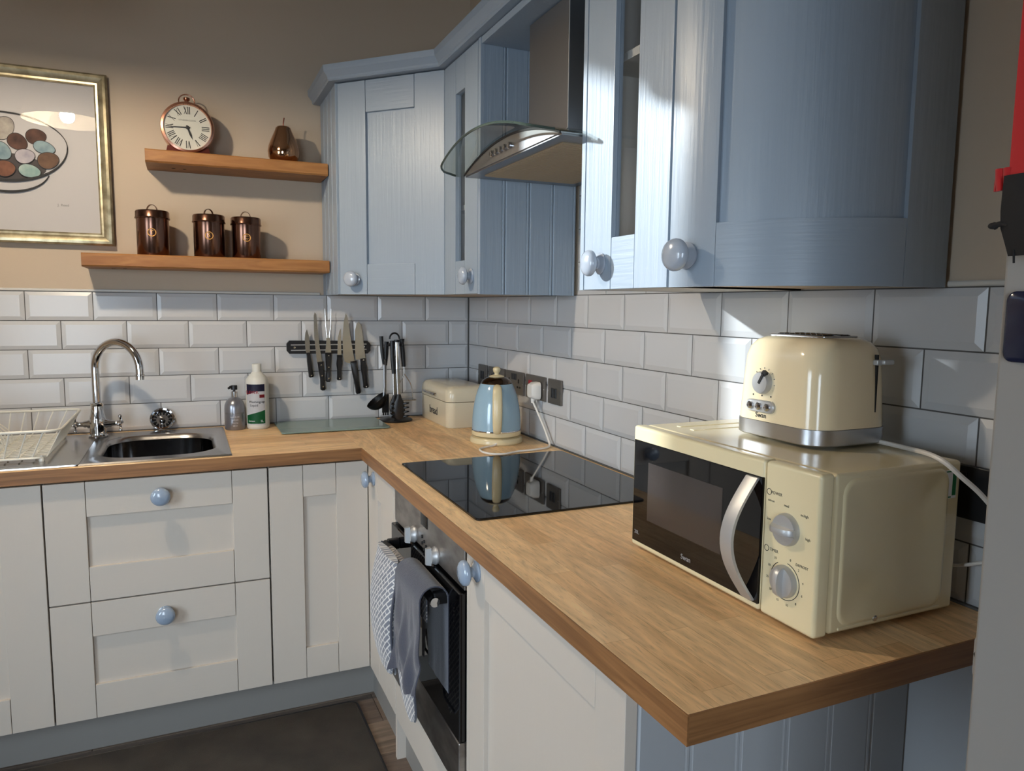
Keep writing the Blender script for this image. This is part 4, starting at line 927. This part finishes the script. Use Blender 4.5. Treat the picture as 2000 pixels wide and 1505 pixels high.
# ------------------------------------------------------------------ toaster
TX, TY, TZ0 = -.122, -2.012, MZ1+.001
to = thing('toaster', (TX, TY, TZ0), 'cream two slot toaster with steel band standing on the microwave', 'toaster')
tr = lambda hx, hy, r, z: rrect(TX, TY, hx+.004, hy+.005, r, z, 9)
for sx in (-1, 1):
    for sy in (-1, 1):
        g = G(); g.lathe([(.0001, 0), (.007, 0), (.007, .006), (.0001, .006)], (TX+sx*.045, TY+sy*.06, TZ0), (0, 0, 1), 10); link('foot', g, black_m, to)
g = G(); g.loft([tr(.0805, .095, .042, TZ0+.004), tr(.083, .0975, .044, TZ0+.006), tr(.083, .0975, .044, TZ0+.0305)]); link('base_band', g, steel_m, to, 35)
g = G(); g.loft([tr(.082, .0965, .044, TZ0+.031), tr(.082, .0965, .044, TZ0+.034), tr(.079, .0935, .043, TZ0+.10), tr(.076, .0905, .042, TZ0+.142), tr(.0715, .086, .041, TZ0+.158), tr(.063, .078, .038, TZ0+.169), tr(.050, .066, .032, TZ0+.175), tr(.040, .056, .026, TZ0+.1765)]); bd = link('body', g, toast_m, to, 60)
g = G(); g.box(TX-.038, TX+.038, TY-.060, TY+.060, TZ0+.176, TZ0+.179, .001, 1); tpn = link('top_plate', g, steel_m, to, 30)
for sx in (-1, 1):
    g = G(); g.box(TX+sx*.018-.011, TX+sx*.018+.011, TY-.052, TY+.052, TZ0+.1787, TZ0+.1799); link('slot', g, dark_m, tpn, 0)
    g = G()
    for i in range(9): y = TY-.048+i*.012; g.tube([(TX+sx*.018-.011, y, TZ0+.1805), (TX+sx*.018+.011, y, TZ0+.1805)], .0009, 5)
    link('rack_wires', g, chrome_m, tpn)
fx = TX-.0745
def ti(z): return TX-.086+.003*(z-.034)/.066 if z < .1 else TX-.083+.003*(z-.1)/.042
zk = .097; g = G(); g.lathe([(.0001, -.002), (.0195, -.002), (.0195, .007), (.0175, .011), (.0001, .0115)], (ti(zk), (TY+0.022), TZ0+zk), (-1, 0, 0), 28); kn_ = link('dial', g, silver_m, to, 40)
a = math.radians(-30); du = V3((0, math.sin(a), math.cos(a))); o = V3((ti(zk)-.0112, (TY+0.022), TZ0+zk)); dw = V3((0, math.cos(a), -math.sin(a)))
g = G(); g.prism([o+dw*.0022-du*.001, o-dw*.0022-du*.001, o-dw*.0022+du*.0185, o+dw*.0022+du*.0185], (-.0015, 0, 0)); g.prism([o+dw*.0048+du*.0155, o-dw*.0048+du*.0155, o-dw*.0042+du*.0235, o+dw*.0042+du*.0235], (.006, 0, 0)); link('pointer', g, ink_m, to, 0)
zb_ = .0565; g = G(); g.loft([[V3((ti(zb_)+xx, (TY+0.024)+q.x, TZ0+zb_+q.y)) for q in rrect(0, 0, hx, hy, hy, 0, 7)] for xx, hx, hy in ((.002, .0335, .0105), (-.004, .0335, .0105), (-.0055, .032, .009))]); link('button_plate', g, silver_m, to, 40)
for i in (-1, 0, 1):
    g = G(); g.lathe([(.0068, 0), (.0066, .003), (.004, .0055), (.0001, .006)], (ti(zb_)-.0053, (TY+0.024)-i*.020, TZ0+zb_), (-1, 0, 0), 16); link('button', g, chrome_m, to)
    g = G(); g.lathe([(.0016, 0), (.0014, .0005), (.0001, .0006)], (ti(.075)-.0002, (TY+0.024)-i*.021, TZ0+.0745), (-1, 0, 0), 8); link('mark', g, ink_m, to)
g = G()
for i in range(11):
    a = math.radians(-120+24*i); g.tube([(ti(zk)-.0001, (TY+0.022)-.0235*math.sin(a), TZ0+zk+.0235*math.cos(a)), (ti(zk)-.0001, (TY+0.022)-.0262*math.sin(a), TZ0+zk+.0262*math.cos(a))], .0006, 5)
link('scale_marks', g, ink2_m, to)
g = G(); g.text('Swan', .0125, (ti(.04)-.0002, (TY+0.023), TZ0+.0405), (0, -1, 0), (0, 0, 1), .0003); link('lettering', g, ink_m, to, 0)
ye = TY-.0975
g = G(); g.box(-.0835, -.0805, ye-.0030, ye+.003, TZ0+.055, TZ0+.150); link('lever_slot', g, dark_m, to, 0)
g = G(); g.box(-.0885, -.0755, ye-.008, ye+.002, TZ0+.133, TZ0+.142, .002, 2); g.box(-.081, -.058, ye-.015, ye-.006, TZ0+.134, TZ0+.1425, .003, 2); link('lever', g, silver_m, to, 40)
g = G(); g.tube(smooth_path([(-.075, -2.08, TZ0+.008), (-.066, -2.115, TZ0+.006), (-.068, -2.16, TZ0+.005), (-.088, -2.215, TZ0+.007), (-.096, -2.248, TZ0+.001), (-.085, -2.268, 1.143), (-.064, -2.283, 1.120), (-.045, -2.298, 1.090), (-.040, -2.31, 1.06), (-.045, -2.325, 1.02), (-.04, -2.35, .99)], 6), .0038, 8); link('cord', g, white_m, to)

# ------------------------------------------------------------------ shelves and what stands on them
def shelf(label, x0, x1, z0, z1, yf, seed):
    random.seed(seed); g = G(); n = 24; rings = []
    wob = [random.uniform(-.0012, .0012) for _ in range(n+1)]
    for i in range(n+1):
        x = x0+(x1-x0)*i/n; e = wob[i] if 0 < i < n else 0
        rings.append([V3((x, -.0005, z0)), V3((x, yf+.005, z0+e)), V3((x, yf+e, z0+.005+e)), V3((x, yf+e*.6, z1-.004)), V3((x, yf+.004, z1)), V3((x, -.0005, z1))])
    g.loft(rings); t = thing('wall_shelf', ((x0+x1)/2, 0, z0), label, 'shelf', None); link('plank', g, shelf_m, t, 30)
    for xx in (x0+.085, x0+.12):
        g = G(); g.lathe([(.007, 0), (.006, .0006), (.0001, .0007)], (xx, yf*.45, z0), (0, 0, -1), 10); link('bolt_hole', g, dark_m, t)
shelf('upper thick oak wall shelf carrying the clock and copper pear', -1.2115, -.6125, 1.851, 1.8945, -.172, 3)
shelf('lower thick oak wall shelf carrying three copper canisters', -1.4115, -.6125, 1.5005, 1.5455, -.172, 5)
# clock
CX, CY, CZ = -1.077, -.09, 1.990
ck = thing('mantel_clock', (CX, CY, 1.8945), 'round rose gold clock with roman numerals and ring top on the upper shelf', 'clock')
R = .0855
g = G(); g.lathe([(R-.012, .050), (R, .046), (R+.001, .02), (R+.001, -.008), (R-.001, -.014), (R-.008, -.016), (R-.010, -.010), (R-.0105, -.004)][::-1]+[(.0001, .052)], (CX, CY, CZ), (0, 1, 0), 56); link('case', g, rosegold_m, ck, 40)
g = G(); g.lathe([(.0001, 0), (R-.0095, 0), (R-.0095, .003), (.0001, .003)], (CX, CY-.0052, CZ), (0, 1, 0), 48); dl = link('dial', g, dial_m, ck, 40)
g = G(); g.lathe([(.0001, 0), (R-.0098, 0), (R-.0098, .001), (.0001, .001)], (CX, CY-.0145, CZ), (0, 1, 0), 48); link('glass', g, pane_m, ck, 0)
fy = CY-.0053
for i, t_ in enumerate(('XII', 'I', 'II', 'III', 'IIII', 'V', 'VI', 'VII', 'VIII', 'IX', 'X', 'XI')):
    a = 2*PI*i/12; r_ = V3((math.cos(a), 0, -math.sin(a))); u_ = V3((math.sin(a), 0, math.cos(a)))
    g = G(); o = V3((CX, fy, CZ))+u_*.0575; wd = {'I': .0055, 'V': .011, 'X': .011}; tot = sum(wd[q_] for q_ in t_); xx = -tot/2; hh_ = .0125
    def stroke(xa, xb, t2):
        g.prism([o+r_*(xa-t2)-u_*hh_, o+r_*(xa+t2)-u_*hh_, o+r_*(xb+t2)+u_*hh_, o+r_*(xb-t2)+u_*hh_], (0, -.0004, 0))
    for q_ in t_:
        if q_ == 'I': stroke(xx+.00275, xx+.00275, .0013)
        elif q_ == 'V': stroke(xx+.0055, xx+.0015, .0014); stroke(xx+.0055, xx+.0095, .0006)
        else: stroke(xx+.0095, xx+.0015, .0014); stroke(xx+.0015, xx+.0095, .0006)
        xx += wd[q_]
    link('numeral', g, ink_m, dl, 0)
for ang, L, ww in ((math.radians(268), .066, .0016), (math.radians(160), .042, .0034)):
    u_ = V3((math.sin(ang), 0, math.cos(ang))); r_ = V3((math.cos(ang), 0, -math.sin(ang))); o = V3((CX, fy-.0022, CZ))
    g = G(); g.prism([o-r_*.0022-u_*.008, o+r_*.0022-u_*.008, o+r_*ww+u_*L*.62, o+u_*L, o-r_*ww+u_*L*.62], (0, -.0008, 0)); link('hand', g, ink_m, dl, 0)
g = G(); g.lathe([(.0065, 0), (.0055, .003), (.0001, .0035)], (CX, fy-.0015, CZ), (0, -1, 0), 14); link('hub', g, ink_m, dl)
g = G(); g.text('LONDON CLOCK', .0068, (CX, fy, CZ+.024), (1, 0, 0), (0, 0, 1), .0002); link('lettering', g, ink2_m, dl, 0)
g = G(); g.lathe([(.018, R-.004), (.016, R+.003), (.008, R+.005), (.007, R+.010), (.011, R+.013), (.011, R+.019), (.007, R+.0215), (.0001, R+.022)], (CX, CY+.02, CZ), (0, 0, 1), 20); link('crown', g, rosegold_m, ck)
g = G(); g.tube([(CX+.0255*math.cos(a_), CY+.02, CZ+R+.008+.0235*math.sin(a_)) for a_ in [math.radians(-25+230*i/20) for i in range(21)]], .0022, 8); link('ring', g, rosegold_m, ck)
g = G(); rings = []
for y in (CY-.006, CY+.045): rings.append([V3((CX-.073, y, 1.8948)), V3((CX+.073, y, 1.8948)), V3((CX+.066, y, 1.925)), V3((CX+.05, y, 1.925)), V3((CX+.03, y, 1.9125)), V3((CX, y, 1.907)), V3((CX-.03, y, 1.9125)), V3((CX-.05, y, 1.925)), V3((CX-.066, y, 1.925))])
g.loft(rings); link('stand', g, wine_m, ck, 20)
# pear
pr_ = thing('pear_ornament', (-.757, -.095, 1.8945), 'shiny bronze pear ornament on the right of the upper shelf', 'ornament')
g = G(); g.lathe([(.0001, .003), (.030, .0), (.045, .006), (.054, .022), (.0565, .042), (.053, .062), (.045, .083), (.036, .103), (.0295, .118), (.027, .126), (.022, .131), (.012, .132), (.0001, .130)], (-.757, -.095, 1.8945), (0, 0, 1), 40); link('fruit', g, pear_m, pr_, 60)
g = G(); g.tube(smooth_path([(-.757, -.095, 2.024), (-.756, -.095, 2.040), (-.753, -.095, 2.058)], 4), .0022, 8); link('stem', g, wine_m, pr_)
# canisters
def canister(label, x, R, letter, sc, flip=0):
    z0 = 1.5455; y = -.105; t = thing('canister', (x, y, z0), label, 'canister', 'copper canisters on the lower shelf')
    H = .126*sc
    g = G(); g.lathe([(.0001, 0), (R-.002, 0), (R, .003), (R, H), (.0001, H)], (x, y, z0), (0, 0, 1), 48); link('body', g, copper_m, t, 40)
    g = G(); g.lathe([(R+.0035, H-.002), (R+.0045, H+.001), (R+.0025, H+.005), (R+.002, H+.022), (R-.001, H+.026), (R-.012, H+.0275), (.0001, H+.028)], (x, y, z0), (0, 0, 1), 48); ld = link('lid', g, copper_m, t, 40)
    a0 = .5 if flip else -.25
    dd = V3((math.cos(a0), math.sin(a0), 0)); g = G(); rings = []
    for i in range(13):
        a = PI*i/12; p = V3((x, y, z0+H+.0275))+dd*(.0155*math.cos(a))+V3((0, 0, .019*math.sin(a))); w_ = V3((-dd.y, dd.x, 0))*(.006 if not flip else .004)
        n_ = dd*math.cos(a)+V3((0, 0, math.sin(a))); rings.append([p+w_, p+w_+n_*.0018, p-w_+n_*.0018, p-w_])
    g.loft(rings); link('handle', g, copper_m, ld, 30)
    f0 = math.atan2(-2.85, -.1-.0*x)
    g = G(); zc_ = z0+H*.60
    def on(cox, coy, off=.0008):
        a = f0+cox/R; return V3((x+(R+off)*math.cos(a), y+(R+off)*math.sin(a), zc_+coy))
    g.tube([on(.0125*math.cos(2*PI*i/24), .0125*math.sin(2*PI*i/24)) for i in range(24)], .0016, 6, True)
    g.text(letter, .018, (0, 0, 0), (1, 0, 0), (0, 1, 0), .0005, 'CENTER', lambda co: on(co.x, co.y, .0008+co.z)); link('emblem', g, copperl_m, t, 0)
canister('copper canister with letter T emblem, leftmost of the three on the lower shelf', -1.199, .0515, 'T', 1.0)
canister('copper canister with letter S emblem in the middle of the lower shelf', -1.0195, .0515, 'S', .97, 1)
canister('slightly smaller copper canister with letter C emblem near the corner cabinet', -.896, .0495, 'C', .95)

# ------------------------------------------------------------------ picture
px0, px1, pz0, pz1 = -1.985, -1.3245, 1.580, 2.153
pic = thing('framed_picture', ((px0+px1)/2, 0, pz0), 'framed watercolour of a bowl of eggs in a silver gold frame', 'picture')
prof = [(0, -.001), (0, -.020), (.006, -.026), (.014, -.027), (.022, -.024), (.030, -.019), (.036, -.0185), (.041, -.014), (.041, -.001)]
g = G(); cor = [(px0, pz0, 1, 1), (px1, pz0, -1, 1), (px1, pz1, -1, -1), (px0, pz1, 1, -1)]
g.loft([[V3((x+sx*d_, yy, z+sz*d_)) for d_, yy in prof] for x, z, sx, sz in cor], ring_closed=True); link('frame', g, gold_m, pic, 25)
g = G(); g.box(px0+.039, px1-.039, -.008, -.004, pz0+.039, pz1-.039); pp = link('paper', g, paper_m, pic, 0)
PXC, PZC = -1.628, 1.872
def blob(name, cx_, cz_, a, b_, rot, mt, y, egg=.12, n=28):
    pts = []
    for i in range(n):
        t = 2*PI*i/n; x = a*math.cos(t); z = b_*math.sin(t)*(1-egg*math.cos(t)); pts.append(V3((cx_+x*math.cos(rot)-z*math.sin(rot), y, cz_+x*math.sin(rot)+z*math.cos(rot))))
    g = G(); g.prism(pts, (0, -.0003, 0)); return link(name, g, mt, pp, 0)
def eggm(nm, c1, c2):
    mt = mat(nm, c1, .8); vary(mt, c1, c2, (30, 30, 30), 1, 3, .3, .7); return mt
eg = {'g': eggm('egg_grey', (196, 188, 176), (140, 132, 128)), 'b': eggm('egg_brown', (112, 80, 68), (70, 52, 48)), 't': eggm('egg_tan', (132, 102, 82), (90, 68, 58)), 'u': eggm('egg_blue', (164, 184, 188), (116, 140, 150)), 'l': eggm('egg_lilac', (206, 198, 200), (160, 154, 168)), 'r': eggm('egg_rust', (138, 94, 74), (90, 60, 52)), 'p': eggm('egg_pale', (186, 200, 192), (130, 164, 162))}
eggs = [(-1.635, 1.950, .040, .031, .9, 'g'), (-1.541, 1.931, .029, .024, .15, 'b'), (-1.594, 1.909, .029, .0245, -.6, 'b'), (-1.700, 1.925, .030, .025, .3, 't'), (-1.642, 1.876, .031, .026, -.7, 'u'), (-1.519, 1.897, .031, .0195, -.25, 'u'), (-1.69, 1.86, .03, .024, .2, 'l'), (-1.509, 1.856, .031, .0255, .35, 't'), (-1.575, 1.864, .028, .0225, .25, 'l'), (-1.632, 1.820, .028, .025, .2, 'r'), (-1.564, 1.817, .031, .0205, -.15, 'p'), (-1.70, 1.815, .026, .02, 0, 'u'), (-1.76, 1.87, .03, .024, .2, 'b'), (-1.75, 1.83, .03, .024, .2, 'p')]
gdark = blob('bowl_shadow', -1.634, 1.828, .118, .044, 0, mat('wash_grey', (84, 78, 78), .8), -.0081, 0)
for i, (ex, ez, a, b_, ro_, kk) in enumerate(eggs):
    blob('egg_outline', ex, ez, a+.0018, b_+.0018, ro_, ink_m, -.0084-.00055*i); blob('egg', ex, ez, a, b_, ro_, eg[kk], -.00866-.00055*i)
g = G()
def ellp(cx_, cz_, a, b_, t0, t1, w0, w1, n=60):
    rings = []
    for i in range(n+1):
        t = t0+(t1-t0)*i/n; ww = w0+(w1-w0)*math.sin(PI*i/n)**2; c_, s_ = math.cos(t), math.sin(t)
        rings.append([V3((cx_+(a+o_)*c_, yy, cz_+(b_+o_)*s_)) for o_, yy in ((-ww, -.0082), (ww, -.0082), (ww, -.0165), (-ww, -.0165))])
    g.loft(rings)
ellp(-1.634, 1.903, .182, .098, -.1, PI+.1, .0010, .0016); ellp(-1.634, 1.903, .182, .121, -.1-2*PI+PI+.2, 0, .0012, .0040)
ellp(-1.634, 1.826, .128, .080, -PI+.3, -.25, .0008, .0034); link('bowl_outline', g, ink_m, pp, 0)
g = G(); g.text('J. Reed', .012, (-1.473, -.0082, 1.711), (1, 0, 0), (0, 0, 1), .0001); link('signature', g, ink2_m, pp, 0)
g = G(); g.box(px0+.0395, px1-.0395, -.0192, -.0178, pz0+.0395, pz1-.0395); link('glass', g, picglass_m, pic, 0)

# ------------------------------------------------------------------ cloths on the oven handle
HX, HZ = -.622, .728
def drape(y0, y1, zf, zbk, off, th, mt, name, parent, amp, seed, nv=46, nu=26, hem=None, flare=0):
    random.seed(seed); ph = [random.uniform(0, 6.28) for _ in range(5)]
    def path(v):
        Lf = HZ-zf; Lb = HZ-zbk; r = .0115+off; tot = Lb+PI*r+Lf; s_ = v*tot
        if s_ < Lb: return HX+r, zbk+s_, 0.3*(1-s_/Lb)
        s_ -= Lb
        if s_ < PI*r: a = s_/r; return HX+r*math.cos(a), HZ+r*math.sin(a), 0
        s_ -= PI*r; return HX-r, HZ-s_, s_/Lf
    def fn(u, v):
        x, z, k_ = path(v); y = y0+(y1-y0)*u
        y += flare*(u-.5)*k_ if x < HX else 0
        d_ = amp*k_*(math.sin(u*9+ph[0]+2*k_)+.6*math.sin(u*17+ph[1]-3*k_)+.5*math.sin(u*5+k_*9+ph[2])+.25*math.sin(u*29+k_*6+ph[3]))
        sgn = -1 if x < HX else .35
        zz = z+(hem(u)*k_ if hem and x < HX else 0)
        return V3((x+sgn*(abs(d_)), y, zz))
    g = G(); g.grid(fn, nu, nv); bmesh.ops.recalc_face_normals(g.bm, faces=g.bm.faces[:]); bmesh.ops.solidify(g.bm, geom=g.bm.faces[:], thickness=th); return link(name, g, mt, parent, 60)
gv = thing('oven_glove', (-.65, -1.16, .40), 'grey patterned double oven glove hanging over the oven handle', 'oven glove')
drape(-1.07, -1.36, .62, .64, .0005, .003, glove_m, 'band', gv, .0005, 4, 20, 12)
def mitt(yc, hw, zt_, zb_, x0, dx, tw):
    g = G(); rings = []; n = 22
    for i in range(n+1):
        t = i/n; z = zt_+(zb_-zt_)*t
        if t < .75: ww = hw*(.93+.09*math.sin(PI*t/.75))
        else: s_ = (t-.75)/.25; ww = hw*.93*math.sqrt(max(1-s_*s_*.985, 0))
        th = dx*(.55+.6*math.sin(PI*min(t*1.1, 1)))*(1 if t < .85 else math.sqrt(max(1-((t-.85)/.15)**2*.97, 0)))
        xx = x0-.012*math.sin(PI*t)-.004*t; yy = yc+tw*t
        rings.append([V3((xx-max(th, .002)*math.cos(2*PI*j/20), yy+ww*math.sin(2*PI*j/20), z+.004*math.cos(2*PI*j/20)*t)) for j in range(20)])
    g.loft(rings); return g, rings
g, r1 = mitt(-1.150, .100, .750, .425, -.650, .021, .012); m1 = link('mitt', g, glove_m, gv, 60)
g = G(); g.tube([(r1[i][0].x+.020, r1[i][5].y, r1[i][5].z) for i in range(23)][:22] + [(r1[i][0].x+.020, r1[i][15].y, r1[i][15].z) for i in range(21, -1, -1)], .0035, 6); link('binding', g, towel_m, m1)
g, r2 = mitt(-1.305, .074, .745, .378, -.6365, .006, -.006); m2 = link('mitt', g, glove_m, gv, 60)
g = G(); g.tube([(r2[i][0].x+.006, r2[i][5].y, r2[i][5].z) for i in range(23)][:22] + [(r2[i][0].x+.006, r2[i][15].y, r2[i][15].z) for i in range(21, -1, -1)], .003, 6); link('binding', g, towel_m, m2)
tw = thing('tea_towel', (-.655, -1.34, .46), 'dark grey waffle tea towel draped over the oven handle', 'towel')
drape(-1.247, -1.450, .490, .505, .024, .003, towel_m, 'cloth', tw, .012, 9, 60, 34, lambda u: .012*math.sin(u*8)+.03*u-.012, -.02)

# ------------------------------------------------------------------ floor mat
fm = thing('floor_mat', (-1.1, -.9, ZF), 'dark charcoal kitchen mat on the floor by the cabinets', 'mat')
g = G(); g.loft([rrect(-1.24, -.90, .622, .325, .03, ZF+.0005), rrect(-1.24, -.90, .622, .325, .03, ZF+.005), rrect(-1.24, -.90, .616, .319, .027, ZF+.009)]); link('surface', g, matt_m, fm, 30)
g = G(); g.tube(rrect(-1.24, -.90, .6205, .3235, .0295, ZF+.006), .0042, 8, True); link('edging', g, black_m, fm)

# ------------------------------------------------------------------ fridge with what hangs on it
fr = thing('fridge', (-.32, -2.95, ZF), 'tall white fridge freezer at the right edge beyond the worktop', 'fridge')
g = G(); g.box(-.575, -.03, -3.24, -2.648, ZF+.02, 1.84, .006, 2); link('cabinet', g, fridge_m, fr, 40)
g = G(); g.box(-.62, -.578, -3.24, -2.645, 1.005+.0, 1.845, .003, 3); link('door', g, fridge_m, fr, 40)
g = G(); g.box(-.62, -.578, -3.24, -2.645, ZF+.05, 1.0, .003, 3); link('freezer_door', g, fridge_m, fr, 40)
for x in (-.54, -.08):
    for y in (-2.69, -3.2):
        g = G(); g.lathe([(.0001, 0), (.018, 0), (.018, .022), (.0001, .022)], (x, y, ZF), (0, 0, 1), 12); link('foot', g, black_m, fr)
g = G(); g.box(-.605, -.590, -2.648, -2.6345, 1.125, 1.155, .003, 2); link('hinge', g, silver_m, fr)
g = G(); g.lathe([(.004, 0), (.003, .001), (.0001, .0015)], (-.605, -2.640, 1.142), (-1, 0, 0), 8); link('hinge_screw', g, dark_m, fr)
mg = thing('fridge_magnet', (-.622, -2.68, 1.35), 'navy glass magnet with rounded corners stuck on the white fridge', 'magnet')
g = G(); g.loft([[V3((x, -2.6755+q.x, 1.3735+q.y)) for q in rrect(0, 0, .0245*s_, .0225*s_, .006, 0, 5)] for x, s_ in ((-.6203, 1), (-.6238, 1), (-.6248, .95))]); link('body', g, magnet_m, mg, 40)
ap = thing('red_cloth', (-.635, -2.69, 1.42), 'red cloth with black fringed end hanging on the fridge front', 'cloth')
def cl(y0f, y1f, z0, z1, x0, seed, mt, nm, amp=.003):
    def fn(u, v):
        z = z0+(z1-z0)*v; a, b_ = y0f(z), y1f(z); y = a+(b_-a)*u
        return V3((x0-amp*(1+math.sin(u*16+seed+v*2)), y, z))
    g = G(); g.grid(fn, 40, 14); bmesh.ops.recalc_face_normals(g.bm, faces=g.bm.faces[:]); bmesh.ops.solidify(g.bm, geom=g.bm.faces[:], thickness=.002); return link(nm, g, mt, ap, 60)
cl(lambda z: -2.6495-max(0, (z-1.48))*.004, lambda z: -2.80, 1.466, 1.70, -.6255, 1, redc_m, 'red_panel', .002)
cl(lambda z: -2.6395-.05*abs(z-1.4665), lambda z: -2.652, 1.4595, 1.4735, -.626, 2, redc_m, 'corner_flap', .0012)
cl(lambda z: -2.6465-.3*max(0, 1.436-z)-.10*max(0, z-1.447), lambda z: -2.79, 1.418, 1.468, -.6275, 5, blkc_m, 'black_border', .003)
g = G(); g.tube(smooth_path([(-.630, -2.652, 1.4375), (-.630, -2.647, 1.4385), (-.630, -2.643, 1.4375)], 4), [.0012]*4+[.0018]*3+[.0025]*2, 8); g.ball((-.630, -2.6425, 1.4378), (.0025, .0032, .0022), 10, 6)
for i in range(5): g.tube([(-.629, -2.656-i*.012, 1.422), (-.6295, -2.657-i*.012, 1.4135)], .0007, 5)
link('tassel', g, blkc_m, ap)

# ------------------------------------------------------------------ pendant lamp (seen mirrored in the picture glass)
pl = thing('pendant_lamp', (LAMP.x, LAMP.y, 2.19), 'pendant lamp with pale dome shade mirrored in the picture glass', 'lamp')
g = G(); prof = [(.180, 0), (.172, .03), (.150, .075), (.112, .12), (.07, .155), (.036, .18), (.030, .20)]
g.lathe(prof+[(r-.003, h_-.001) for r, h_ in prof[::-1]], (LAMP.x, LAMP.y, 2.19), (0, 0, 1), 40)
bmesh.ops.delete(g.bm, geom=[f for f in g.bm.faces if len(f.verts) > 4], context='FACES'); link('shade', g, shade_m, pl, 40)
g = G(); g.ball((LAMP.x, LAMP.y, 2.212), .030, 16, 10); link('bulb', g, bulb_m, pl)
g = G(); g.lathe([(.0001, .050), (.018, .050), (.02, .06), (.02, .20), (.0001, .21)], (LAMP.x, LAMP.y, 2.19), (0, 0, 1), 16); link('lamp_holder', g, white_m, pl)
g = G(); g.tube([(LAMP.x, LAMP.y, 2.39), (LAMP.x, LAMP.y, ZC-.03)], .004, 8); link('flex', g, white_m, pl)
g = G(); g.lathe([(.05, 0), (.045, -.02), (.01, -.03), (.0001, -.03)], (LAMP.x, LAMP.y, ZC), (0, 0, 1), 20); link('ceiling_rose', g, white_m, pl)
